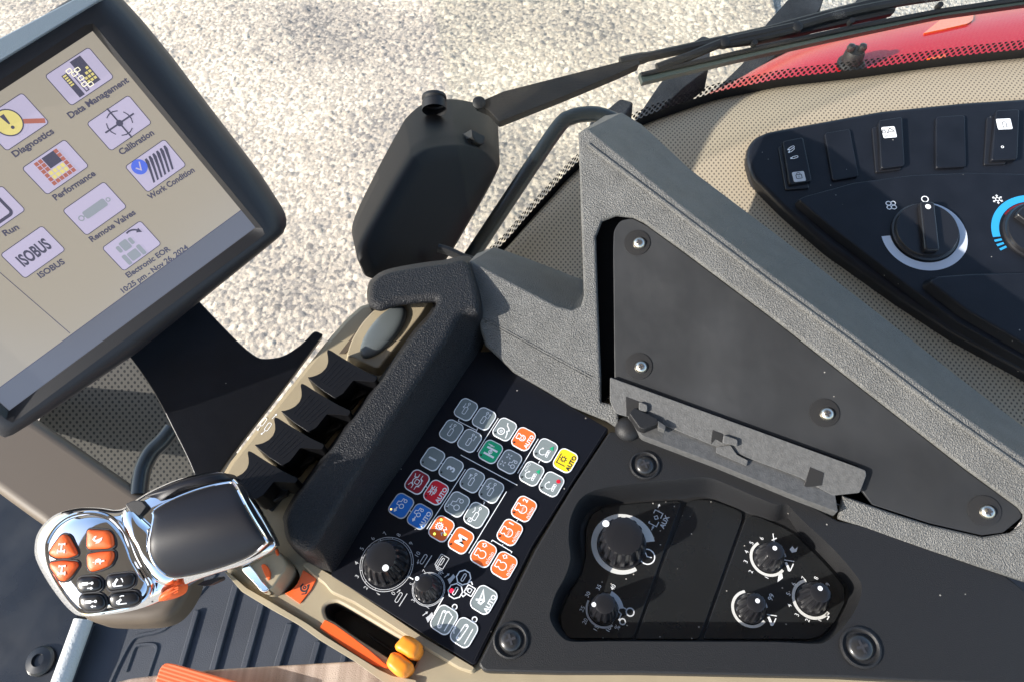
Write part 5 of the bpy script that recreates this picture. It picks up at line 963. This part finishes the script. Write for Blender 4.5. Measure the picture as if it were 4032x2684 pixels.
def rotary():
    t = thing('rotary_panel', 'dark grey control panel with rotary knobs in a sunken black tray', 'control panel', PR.at(c1('G', 900, 1000)))
    outer = c('E', 2016, 440, 1680, 945, 1365, 1470) + c('F', 1338, 1400, 1370, 1455, 1420, 1470, 2063, 1485) + c('G', 600, 1508, 1931, 1535) + c('S', 3600, 2680, 4150, 2700, 4300, 2500) + c('K', 1660, 925, 1500, 800, 1000, 560) + c('H', 1740, 1300, 1500, 1160, 420, 700)
    flo = catmull(c('G', 90, 1110, 130, 1000, 215, 880, 245, 760, 236, 640, 242, 520, 290, 435, 390, 396, 620, 376, 900, 356, 1000, 346, 1090, 352, 1190, 392, 1480, 505) + c('K', 0, 420, 60, 500, 260, 710, 400, 870, 430, 930, 420, 1010, 380, 1100, 310, 1200, 240, 1262, 170, 1280) + c('G', 1500, 1290, 900, 1288, 400, 1286, 200, 1286, 140, 1250, 100, 1190, 84, 1150), 4)
    PFl = zpl(-.019); Ql = [PR.pt2(p) for p in LIP]; Qf = [PFl.pt2(p) for p in flo]; s = 1 if area2(Ql) > 0 else -1
    if s < 0: Ql, Qf = Ql[::-1], Qf[::-1]
    n = 220; Ql, Qf = resample(Ql, n), resample(Qf, n); mb = MB(); Q = out2(PR, rnd(outer, 10)); rings = [mb.ring([PR.up(q, -.016) for q in Q])]
    for k in range(4): an = math.pi / 2 * k / 3; rings.append(mb.ring([PR.up(q, -.0015 * (1 - math.sin(an))) for q in inset(Q, .0015 * (1 - math.cos(an)))]))
    for a, b in zip(rings, rings[1:]): mb.skin(a, b)
    fill_holes(mb, PR, inset(Q, .0015), [Ql], 0); H_ = .022; rr = []
    for w, h in ((0, 0), (.05, .03), (.14, .10), (.28, .28), (.5, .58), (.72, .82), (.88, .95), (1, 1.0)): rr.append(mb.ring([PR.up(a * (1 - w) + b * w, -H_ * h) for a, b in zip(Ql, Qf)]))
    for a, b in zip(rr, rr[1:]): mb.skin(a, b)
    mb.cap(rr[-1]); mb.build('moulded_panel', m_rot, t, ang=50)
    pi = zpl(-.0185)
    for P in (c('G', 262, 560, 300, 462, 380, 412, 620, 386, 870, 372, 892, 384, 575, 1280, 150, 1280, 100, 1210, 95, 1120, 150, 990, 235, 860, 262, 740), c('G', 930, 380, 1000, 362, 1090, 368, 1250, 425, 1296, 452, 1295, 490, 1010, 1285, 590, 1285), c('G', 1345, 470, 1400, 475, 1560, 545) + c('K', 60, 545, 260, 745, 395, 900, 400, 1010, 330, 1150, 240, 1245, 150, 1270) + c('G', 1035, 1285, 1320, 490)):
        slab('inlay', pi, rnd(P, 14), m_pocket, t, top=.0012, thick=.002, r=.0004)
    pk = zpl(-.0172); up_ = KU
    def knob_at(ring_c, R_px, k, hgt, dot, rt=.72):
        r = np.linalg.norm(pk.at(c1('G', ring_c[0] + R_px, ring_c[1])) - pk.at(c1('G', *ring_c))); knob(t, pk, c1('G', *ring_c), r, r * rt, hgt, c1('G', *dot), k); return r
    bigc = (500, 662); r = knob_at(bigc, 152, 15, .024, (395, 520), .84); f = Frame(pk, c1('G', *bigc), vec=(1, 0, 0)); a = Art(f); A = np.linspace(8, 300, 60); P0, P1 = [], []
    for i, an in enumerate(A): x, y = math.cos(math.radians(an)), math.sin(math.radians(an)); w = 1.46 - .22 * (i / 60); P0.append((r * 1000 * 1.08 * x, r * 1000 * 1.08 * y)); P1.append((r * 1000 * w * x, r * 1000 * w * y))
    z = a._z(); a.mb.skin(a.mb.ring([f.at(x * .001, y * .001, z) for x, y in P0]), a.mb.ring([f.at(x * .001, y * .001, z) for x, y in P1]), False); a.mb.F = [tuple(reversed(q)) for q in a.mb.F]; a.build('dial_band', m_ringwhite, t)
    Art(Frame(pk, c1('G', 668, 738), vec=(1, .2, 0))).ring(0, 0, 5.3, .8).line([(-.5, 3.4), (0, 0), (3, -1.2)], .7).build('clock_symbol', m_white, t)
    Art(Frame(pk, c1('G', 728, 480), vec=KU)).line([(x, y) for x, y in ((-4.5, 3), (-6, 3), (-6, -3), (-2, -3))], .7).line([(2, 3), (5, 3), (5, -3), (1, -3)], .7).line([(-1.5, 0), (0, 1.6), (1.6, 0), (0, -1.6)], .6, True).text('AUX', 0, -6.5, 3.4, bold=True).arrow(7, 2, 10, 2, .6).arrow(-10, -1, -7, -1, .6).build('aux_symbol', m_dim, t)
    def scale(ring_c, r, a0, a1, w0=1.12, w1=1.34, m=m_ringwhite, reach=0):
        f = Frame(pk, c1('G', *ring_c), vec=(1, 0, 0)); a = Art(f); R = r * 1000; a.ring(0, 0, R * (w0 + w1) / 2, R * (w1 - w0), a0, a1, 40); a.build('dial_band', m, t)
    def nums(lst, h=2.9):
        a = Art(Frame(pk, c1('G', 1000, 900), vec=KU)); f = a.f
        for (s_, x, y) in lst: P = pk.at(c1('G', x, y)) - f.o; a.text(s_, P @ f.u * 1000, P @ f.v * 1000, h)
        a.build('dial_print', m_white, t)
    r = knob_at((380, 1088), 92, 12, .021, (316, 1055), .74); scale((380, 1088), r, 5, 65, 1.1, 1.45, m_dim); scale((380, 1088), r, 150, 300, 1.15, 1.3, m_dim); nums([('10', 412, 1218), ('15', 330, 1212), ('20', 258, 1165), ('25', 240, 1083), ('30', 275, 988), ('35', 348, 940), ('40', 442, 940)])
    a = Art(Frame(pk, c1('G', 512, 1120), vec=KU)); a.ring(3.6, -3.2, 2.6, .9).ring(-4.5, -1.5, 1.9, .8).line([(4, 0), (4, 4.2), (.2, 4.2), (-.6, 1.4), (-5, 1.2)], .8).arrow(-2, 6, -5.5, 6, .6).text('%', -9.5, 0, 3.4).build('tractor_symbol', m_dim, t)
    r = knob_at((1470, 748), 92, 12, .020, (1512, 682), .66); scale((1470, 748), r, 118, 318, 1.14, 1.34); scale((1470, 748), r, 5, 60, 1.14, 1.3, m_dim); nums([('1', 1458, 876), ('2', 1353, 836), ('3', 1320, 770), ('4', 1325, 706), ('5', 1358, 647), ('6', 1424, 617)])
    r = knob_at((1348, 1082), 92, 12, .020, (1398, 1030), .68); scale((1348, 1082), r, 100, 318, 1.14, 1.34); scale((1348, 1082), r, 5, 60, 1.14, 1.3, m_dim); nums([('99', 1487, 1005)], 3.4)
    r = knob_at((1760, 1018), 100, 12, .020, (1812, 948), .66); scale((1760, 1018), r, 100, 318, 1.14, 1.34); nums([('1', 1806, 1158), ('2', 1728, 1158), ('3', 1658, 1122), ('4', 1608, 1060), ('5', 1602, 985), ('6', 1636, 918), ('7', 1702, 880), ('8', 1785, 880), ('9', 1862, 922)])
    a = Art(Frame(pk, c1('G', 1000, 900), vec=KU)); f = a.f
    def L2(x, y): P = pk.at(c1('G', x, y)) - f.o; return np.array([P @ f.u * 1000, P @ f.v * 1000])
    for (x, y) in ((1605, 800), (1490, 1160)): a = Art(f); a.line([L2(x + 10, y + 30), L2(x + 30, y - 15)], .7); a.line([L2(x - 20, y - 25), L2(x + 2, y + 25)], 1.6); a.disc(*L2(x + 2, y + 25), 1.1); a.line([L2(x - 30, y - 40), L2(x + 35, y - 30)], .6); a.build('arm_symbol', m_white, t)
    for P in ((1530, 905, 1537, 860, 1560, 848, 1566, 880, 1552, 890), (1610, 690, 1628, 668, 1645, 690, 1665, 672, 1655, 705, 1625, 712)): b = Art(f); b.poly([L2(P[i], P[i + 1]) for i in range(0, len(P), 2)]).build('animal_symbol', m_white, t)
    Art(f).line([L2(1500, 585), L2(1508, 640)], .7).line([L2(1492, 630), L2(1525, 615)], .7).build('plough_symbol', m_white, t); Art(f).line([L2(1860, 1108), L2(1850, 1125), L2(1870, 1135), L2(1858, 1155)], .7).build('wave_symbol', m_white, t)
    screw(t, PR, c1('H', 415, 925), .0098); screw(t, PR, c1('F', 1628, 1190), .0104); screw(t, PR, c1('K', 510, 1325), .0112)
    f = Frame(PR, c1('H', 302, 675), vec=(1, 0, 0)); mb = MB(); Q = [np.array((math.cos(a), math.sin(a))) * .0098 for a in np.linspace(0, 2 * math.pi, 33)[:-1]]; dome(mb, f.plane(), Q, np.zeros(2), 0, .007, 2, 2, 8, skirt=[(1, -.002)]); mb.build('rubber_stop', m_rot, t)
rotary()

# ------------------------------------------------------------------ armrest lid, folded open
def lid():
    A0, B0 = zpl(.018).at(c1('H', 180, 325)), zpl(.018).at(c1('H', 1890, 945)); hv = (B0 - A0) / np.linalg.norm(B0 - A0); side = np.cross([0, 0, 1.], hv); side /= np.linalg.norm(side)
    side = side if side[1] < 0 else -side; tilt = math.radians(24); n = side * math.sin(tilt) + np.array([0, 0, 1.]) * math.cos(tilt); pl = Plane(n, A0); pb = pl.off(-.064); pn_ = pl.off(-.014)
    t = thing('folding_armrest', 'grey grained armrest lid folded open on its hinge, triangular board screwed inside', 'armrest lid', A0)
    fb = [('Q', 62, 100, 'Q', 150, 47), ('Q', 95, 86, 'Q', 205, 37), ('Q', 200, 170, 'Q', 270, 76), ('Q', 400, 333, 'Q', 430, 224), ('Q', 700, 563, 'Q', 735, 454), ('Q', 1000, 783, 'Q', 1040, 690), ('Q', 1250, 968, 'Q', 1300, 895), ('Q', 1512, 1150, 'Q', 1545, 1082), ('Q', 1720, 1290, 'Q', 1760, 1240), ('Q', 1760, 1400, 'Q', 1800, 1390), ('Q', 1700, 1500, 'Q', 1700, 1510), ('K', 1653, 870, 'K', 1653, 870), ('K', 1367, 778, 'K', 1367, 778), ('K', 800, 590, 'K', 800, 590), ('K', 350, 432, 'K', 350, 432), ('K', 385, 262, 'K', 385, 262), ('K', 700, 375, 'K', 700, 375), ('K', 1000, 470, 'K', 1000, 470), ('K', 1367, 555, 'K', 1367, 555), ('Q', 1470, 1400, 'Q', 1470, 1400), ('Q', 1510, 1372, 'Q', 1510, 1372), ('Q', 1512, 1340, 'Q', 1512, 1340), ('Q', 1495, 1318, 'Q', 1495, 1318), ('Q', 1320, 1190, 'Q', 1320, 1190), ('Q', 1080, 1003, 'Q', 1080, 1003), ('Q', 685, 695, 'Q', 685, 695), ('Q', 400, 482, 'Q', 400, 482), ('Q', 275, 392, 'Q', 275, 392), ('Q', 240, 376, 'Q', 240, 376), ('Q', 185, 370, 'Q', 185, 370), ('Q', 140, 388, 'Q', 140, 388), ('Q', 120, 440, 'Q', 120, 440), ('Q', 125, 600, 'Q', 125, 600), ('Q', 132, 780, 'Q', 132, 780), ('Q', 137, 900, 'Q', 137, 900), ('O', 1160, 1185, 'O', 1160, 1185), ('O', 1268, 1205, 'O', 1268, 1205), ('O', 1290, 1345, 'O', 1290, 1345), ('O', 1262, 1362, 'O', 1262, 1362), ('O', 1200, 1320, 'O', 1200, 1320), ('O', 960, 1220, 'O', 960, 1220), ('O', 770, 1105, 'O', 770, 1105), ('O', 560, 985, 'O', 560, 985), ('O', 470, 895, 'O', 470, 895), ('O', 370, 805, 'O', 370, 805), ('O', 332, 700, 'O', 332, 700), ('O', 290, 450, 'O', 290, 450), ('O', 248, 225, 'O', 310, 172), ('O', 268, 216, 'O', 430, 128), ('O', 560, 372, 'O', 640, 200), ('O', 860, 530, 'O', 880, 292), ('O', 960, 556, 'O', 960, 325), ('O', 1020, 532, 'O', 1040, 352), ('O', 1040, 455, 'O', 1060, 420), ('O', 1036, 350, 'O', 1045, 350), ('O', 1025, 0, 'O', 1035, 0)]
    fp = [c1(*q[:3]) for q in fb]; bp = [c1(*q[3:]) for q in fb]; Qf = [pl.pt2(p) for p in fp]; BP = [(pn_ if q[0] == q[3] and q[1:3] == q[4:] else pb).at(p) for q, p in zip(fb, bp)]
    if area2(Qf) < 0: Qf, BP = Qf[::-1], BP[::-1]
    Qf = catmull(Qf, 1); mb = MB(); rings = [mb.ring(BP)]
    for k in range(5): a = math.pi / 2 * k / 4; rings.append(mb.ring([pl.up(q, -.0026 * (1 - math.sin(a))) for q in inset(Qf, .0022 * (1 - math.cos(a)))]))
    for a, b in zip(rings, rings[1:]): mb.skin(a, b)
    fill_holes(mb, pl, inset(Qf, .0022), [], 0); mb.cap(rings[0], True); mb.build('lid_shell', m_lid, t, ang=30)
    mb = MB()
    for P in (c('Q', 95, 140, 160, 190, 400, 372, 700, 600, 1000, 820, 1250, 1010, 1512, 1195, 1700, 1330),): add_tube(mb, [pl.off(.0002).at(p) for p in catmull(P, 4, False)], .0019, 8)
    for P in (c('O', 345, 605, 700, 800, 1095, 1012), c('O', 345, 622, 700, 818, 1092, 1030)): add_tube(mb, [pl.off(.0001).at(p) for p in catmull(P, 3, False)], .00055, 6)
    mb.build('moulded_seam', m_lid, t)
    bk = c('Q', 100, 340, 260, 340, 700, 670, 1350, 1180, 1560, 1340, 1480, 1440) + c('K', 900, 520, 380, 330) + c('H', 200, 380) + c('Q', 110, 1000)
    slab('lid_shade_back', pl, bk, mat('recess shade black', (.004, .004, .005), .9, .2), t, top=-.016, thick=.012, r=.001)  # near-black colour carries the shade of the gap around the board
    bd = rnd(c('Q', 180, 900, 176, 480, 178, 415, 200, 384, 238, 376, 285, 400, 405, 487, 690, 700, 1085, 1008, 1325, 1195, 1500, 1322, 1512, 1348, 1450, 1400) + c('K', 1367, 545, 1000, 460, 600, 330, 500, 200) + c('H', 1880, 930), [4, 10, 20, 14, 14, 10, 0, 0, 0, 0, 8, 10, 10, 0, 0, 0, 0, 0])
    slab('inner_board', pl, bd, m_plateface, t, top=-.0022, thick=.0035, r=.0008)
    pi = pl.off(-.0018)
    for (k, x, y) in (('O', 1408, 98), ('O', 1420, 942), ('H', 1648, 565), ('Q', 1383, 1328)): screw(t, pi, c1(k, x, y), .0092, m_steel, ring=False)
    # hinge leaf and its knuckles
    hx = rnd(c('H', 180, 322, 1855, 930, 1925, 958, 1930, 990, 1885, 1110, 1700, 1130, 1475, 1005, 1060, 850, 870, 782, 440, 605, 290, 590, 222, 570, 180, 490), 8)
    leaf = slab('hinge_leaf', pl, hx, m_hinge, t, top=.003, thick=.005, r=.0008)
    ph = zpl(.012); lo = rnd(c('H', 300, 580, 440, 600, 870, 775, 1475, 995, 1720, 1090, 1745, 1240, 1475, 1140, 900, 905, 405, 718, 375, 690), 6)
    slab('hinge_base', ph, lo, m_hinge, t, top=-.001, thick=.012, r=.001)
    for q in ((290, 455, 440, 512, 436, 600, 290, 588), (880, 682, 952, 710, 945, 770, 900, 745, 868, 780), (1545, 935, 1640, 975, 1625, 1060, 1500, 1075)): slab('hinge_slot', pl, c('H', *q), m_screwblack, leaf, top=.0034, thick=.001, r=.0002)
    for q in ((380, 490, 438, 512, 436, 560, 378, 552), (955, 715, 1050, 748, 1050, 795, 945, 770)): slab('hinge_knuckle', pl, rnd(c('H', *q), 8), m_hinge, leaf, top=.0062, thick=.003, r=.0012)
    slab('hinge_lug', pl, rnd(c('H', 905, 800, 1000, 785, 1045, 850, 1120, 890, 1112, 928, 905, 838), 4), m_hinge, leaf, top=.0052, thick=.003, r=.0006)
    slab('hinge_pin', ph, rnd(c('H', 305, 590, 340, 550, 500, 625, 505, 660, 410, 700, 375, 690), 6), m_rot, leaf, top=.006, thick=.008, r=.002)
    slab('hinge_tip', ph, rnd(c('H', 500, 645, 552, 680, 548, 708, 505, 690), 3), m_hinge, leaf, top=.007, thick=.006, r=.0008)
lid()

# ------------------------------------------------------------------ joystick
def joystick():
    pj = gpl(.05, .25, c1('C', 600, 800), .470); t = thing('joystick', 'chrome joystick with black rubber palm grip and orange buttons', 'joystick', zpl(-.03).at(c1('N', 590, 478)))
    outl = catmull(c('C', 104, 650, 118, 580, 160, 515, 235, 455, 370, 418, 520, 416, 640, 430, 715, 402, 765, 362, 860, 302, 1000, 238, 1150, 196, 1290, 180, 1370, 212, 1450, 288, 1540, 410, 1605, 520, 1662, 640, 1655, 680, 1590, 728, 1450, 792, 1270, 848, 1110, 905, 1000, 965, 900, 1030, 760, 1082, 600, 1112, 410, 1126, 330, 1085, 240, 965, 160, 835, 112, 735), 5)
    Q = out2(pj, outl); cen = pj.pt2(c1('C', 760, 690)); mb = MB(); AXJ = pj.pt2(c1('C', 1500, 560)) - pj.pt2(c1('C', 400, 800)); cushion(mb, pj, Q, cen, AXJ, .015, .25, .35, .006, skirt=[(.80, -.040), (.93, -.026), (.985, -.012), (1.0, -.004)], pw=8); body = mb.build('chrome_body', m_chrome, t, ang=60)
    hd = catmull(c('C', 165, 680, 185, 600, 240, 525, 330, 470, 450, 450, 560, 470, 640, 530, 700, 620, 745, 740, 800, 850, 835, 930, 800, 1010, 700, 1062, 560, 1092, 430, 1104, 360, 1060, 270, 940, 195, 810), 5)
    ph = pj.off(.0115); Qh = out2(ph, hd); ch = ph.pt2(c1('C', 480, 790)); mb = MB(); cushion(mb, ph, Qh, ch, AXJ, .0095, .3, .3, .004, skirt=[(1.02, -.004)], pw=10); mb.build('button_face', m_chrome, t, ang=60); bvh = BVHTree.FromPolygons([tuple(v) for v in mb.V], [tuple(f) for f in mb.F])
    rim = MB(); add_tube(rim, [pj.up(pj.to2(p), (p - pj.p) @ pj.n + .0004) for p in [mb.V[i] for i in range(len(Qh), 2 * len(Qh))]], .0017, 10, closed=True); rim.build('face_rim', m_chrome, t)
    neck = catmull(c('C', 700, 400, 800, 480, 880, 560, 905, 700, 940, 830, 1000, 880, 940, 930, 860, 900, 790, 790, 720, 660, 660, 560, 640, 450), 4); pn = pj.off(.012); Qn = out2(pn, neck); cn = pn.pt2(c1('C', 800, 640)); mb = MB()
    dome(mb, pn, Qn, cn, 0, .009, 2.2, 1.5, 10, skirt=[(1.02, -.006)]); mb.build('neck_ridge', m_chrome, t, ang=60)
    pg = pj.off(.012); g = catmull(c('C', 902, 435, 1010, 362, 1180, 292, 1340, 255, 1400, 262, 1470, 340, 1560, 475, 1632, 615, 1622, 652, 1500, 738, 1300, 812, 1110, 858, 1000, 866, 945, 825, 912, 745, 905, 650, 918, 560, 914, 480), 6); Qg = out2(pg, g); cg = pg.pt2(c1('C', 1240, 560)); mb = MB()
    cushion(mb, pg, Qg, cg, AXJ, .019, .12, .72, .0018, skirt=[(1.0, -.012)], pw=22); mb.build('palm_grip', m_grip, t, ang=60)
    mb = MB(); add_tube(mb, [pg.up(q, .019 * (1 - .12 * ((q - cg) @ AXJ / np.linalg.norm(AXJ) / np.abs((np.array(Qg) - cg) @ AXJ / np.linalg.norm(AXJ)).max()) ** 2 - .72 * ((q - cg) @ np.array([-AXJ[1], AXJ[0]]) / np.abs((np.array(Qg) - cg) @ np.array([-AXJ[1], AXJ[0]])).max()) ** 2) - .0022) for q in Qg], .0011, 8, closed=True); mb.build('chrome_trim', m_chrome, t)
    pu = pj.off(.004); u = catmull(c('C', 792, 348, 900, 290, 1080, 222, 1290, 184, 1352, 205, 1366, 232, 1250, 258, 1100, 300, 960, 362, 890, 408, 850, 372), 5); Qu = out2(pu, u); mb = MB(); dome(mb, pu, Qu, pu.pt2(c1('C', 1080, 285)), 0, .011, 2.5, 2, 10, skirt=[(1.0, -.012)]); mb.build('side_grip', m_grip, t, ang=60)
    slab('trigger', pj, rnd(c('C', 748, 396, 800, 372, 855, 372, 888, 410, 850, 462, 815, 496, 790, 455), 8), m_bezel, t, top=.016, thick=.012, r=.002)
    def on(px):
        h = bvh.ray_cast(Vector(CAM), Vector(ray(px)).normalized()); return (np.array(h[0]), np.array(h[1])) if h[0] else (ph.off(.006).at(px), ph.n)
    def button(name, px, m, hgt, sym):
        pc = np.mean(np.array(px), 0); P, n = on(pc); n = n if n @ pj.n > 0 else -n; n = n * .35 + pj.n * .65; pl = Plane(n, P); Qx = out2(pl, rnd(px, 13)); cc = sum(Qx) / len(Qx); mb = MB(); dome(mb, pl, Qx, cc, .0012, hgt, 3.2, 2, 8, skirt=[(1.0, -.006), (1.0, -.0005)]); b = mb.build(name, m, t, ang=60)
        mb = MB(); add_tube(mb, [pl.up(q, .0006) for q in inset(Qx, -.0006)], .0006, 6, closed=True); mb.build('button_gap', m_ink, b)
        f = Frame(pl, tuple(pc), vec=R_ * .996 + U_ * .03); f.o = pl.up(cc, .0012 + hgt + .0001); a = Art(f, .0001); s_ = sym
        if s_ == 'axle': a.line([(-1.9, 2.1), (1.9, 2.1)], .8).line([(-2.2, -2.1), (2.2, -2.1)], 1.0).line([(0, 2), (0, -2)], 1.1).line([(-2.2, -1), (-2.2, -3.2)], .8).line([(2.2, -1), (2.2, -3.2)], .8).line([(-1.9, 1.4), (-1.9, 2.8)], .7).line([(1.9, 1.4), (1.9, 2.8)], .7)
        if s_ == 'hare': a.poly([(-3.4, .6), (-1.8, .4), (-.8, -.2), (1.4, .6), (3, 1.4), (2.8, -.4), (1.2, -2.0), (-1, -2.4), (-.4, -1.6), (-2.2, -.8)]).line([(-2, .4), (-.9, 2.2)], .7).line([(-2.4, .4), (-1.9, 2.0)], .6)
        if s_ == 'tortoise': a.poly([(-2.2, -.8), (-1.6, .8), (0, 1.6), (1.6, 1.0), (2.4, -.8)]).line([(2.2, -.2), (3.8, .2)], .9).line([(-2.4, -.8), (-3.4, -.5)], .5).line([(-1.4, -1), (-1.4, -1.9)], .8).line([(1.4, -1), (1.4, -1.9)], .8)
        if s_ in ('cylout', 'cylin'): a.poly([(-3.4, -.4), (.4, -.2), (.4, 1.6), (-3.4, 1.4)]).line([(.4, .7), (2.4, .9)], .6).ring(3.0, .9, .6, .5).arrow(.4 if s_ == 'cylout' else 3.4, -2.0, 3.4 if s_ == 'cylout' else .6, -2.0, .6, 1.1)
        if s_ in ('armup', 'armdn'): k = 1 if s_ == 'armup' else -1; a.line([(-2.6, -1.2), (-.8, 2.0 if k > 0 else .6)], 1.4).ring(-2.6, -1.2, .8, .6).line([(-2.6, -2.4), (2.6, -1.9)], .6).ring(0, 0, 2.6, .55, 0 if k > 0 else 70, 60 if k > 0 else 130)
        a.build('button_symbol', m_white if m is m_btn else m_ringwhite, b)
    bt = 'push_button'
    button(bt, c('C', 165, 720, 185, 680, 245, 600, 270, 588, 300, 605, 352, 700, 355, 725, 300, 745, 215, 748), m_orange, .0024, 'axle')
    button(bt, c('C', 172, 775, 260, 762, 350, 770, 362, 795, 310, 870, 272, 900, 238, 895, 175, 810), m_orange, .0024, 'axle')
    button(bt, c('C', 418, 570, 430, 558, 560, 565, 590, 600, 596, 668, 560, 684, 430, 690, 414, 670), m_orange, .0024, 'hare')
    button(bt, c('C', 416, 720, 500, 705, 592, 698, 598, 740, 570, 795, 500, 825, 440, 838, 418, 800), m_orange, .0024, 'tortoise')
    button(bt, c('C', 352, 900, 375, 872, 480, 868, 512, 895, 512, 945, 480, 965, 380, 972, 354, 945), m_btn, .0022, 'cylout')
    button(bt, c('C', 542, 888, 565, 858, 710, 842, 738, 870, 725, 925, 690, 948, 570, 962, 545, 935), m_btn, .0022, 'armup')
    button(bt, c('C', 366, 1010, 390, 985, 505, 980, 535, 1015, 542, 1060, 510, 1088, 410, 1092, 372, 1060), m_btn, .0022, 'cylin')
    button(bt, c('C', 560, 1000, 590, 975, 725, 962, 760, 990, 765, 1030, 720, 1058, 600, 1072, 565, 1045), m_btn, .0022, 'armdn')
    f = Frame(ph, c1('C', 485, 1112), vec=R_ * .998 + U_ * .04); P, n = on(c1('C', 485, 1100)); f.o = ph.off(.0045).at(c1('C', 485, 1102)); Art(f, .0006).text('R47R6', 0, 0, 2.4, bold=True).build('marking', m_ink, t)
    P, n = on(c1('C', 848, 960)); f = Frame(pj.off(.0135), c1('C', 850, 960), vec=R_); Art(f, .0008).poly([(-.9, 3), (.9, 3), (0, -4)]).line([(-.4, -6.4), (.8, -6.4)], 1).build('speed_mark', m_ink, t)
    pw = pj.off(.010); w = catmull(c('C', 888, 1020, 905, 985, 960, 945, 1020, 922, 1036, 940, 1020, 985, 960, 1018, 905, 1032), 5); Qw = out2(pw, w); mb = MB(); dome(mb, pw, Qw, sum(Qw) / len(Qw), 0, .006, 2.4, 2, 8, skirt=[(.98, -.008)]); tw = mb.build('thumb_wheel', m_orange, t)
    mb = MB(); 
    for k in range(3): add_tube(mb, [pw.off(.0055 - .0012 * abs(k - 1)).at(p) for p in catmull(c('C', 915 + k * 6, 1000 + k * 12 - 8, 960, 972 + k * 14 - 8, 1012, 945 + k * 14 - 8), 4, False)], .0005, 6)
    mb.build('wheel_ribs', m_orange, tw)
    slab('side_switch', pj, rnd(c('C', 1110, 930, 1160, 900, 1255, 875, 1262, 900, 1180, 938), 8), m_bezel, t, top=-.004, thick=.01, r=.002)
    # neck that drops into the console slot
    top = [pj.off(-.004).at(p) for p in c('C', 1420, 805, 1520, 765, 1668, 668)]; pz = zpl(.006)
    st = rnd(c('C', 1425, 812, 1540, 760, 1665, 690, 1690, 720, 1732, 775, 1712, 830, 1640, 935, 1600, 965, 1562, 968, 1500, 905), 40); slab('stem', zpl(.012), st, m_tan, t, top=0, thick=.04, r=.006, seg=5)
    slab('stem_chrome', zpl(.0125), catmull(c('C', 1432, 820, 1475, 790, 1520, 835, 1570, 905, 1612, 955, 1565, 970, 1520, 920, 1470, 870), 4), m_chrome, t, top=.001, thick=.012, r=.004, seg=5)
    for q in ((1560, 795, 1580, 785, 1605, 805, 1622, 840, 1620, 885, 1605, 895, 1580, 850), (1648, 682, 1662, 675, 1678, 725, 1662, 732)): slab('stem_button', zpl(.0126), rnd(c('C', *q), 6), m_orange, t, top=.001, thick=.003, r=.0006)
joystick()
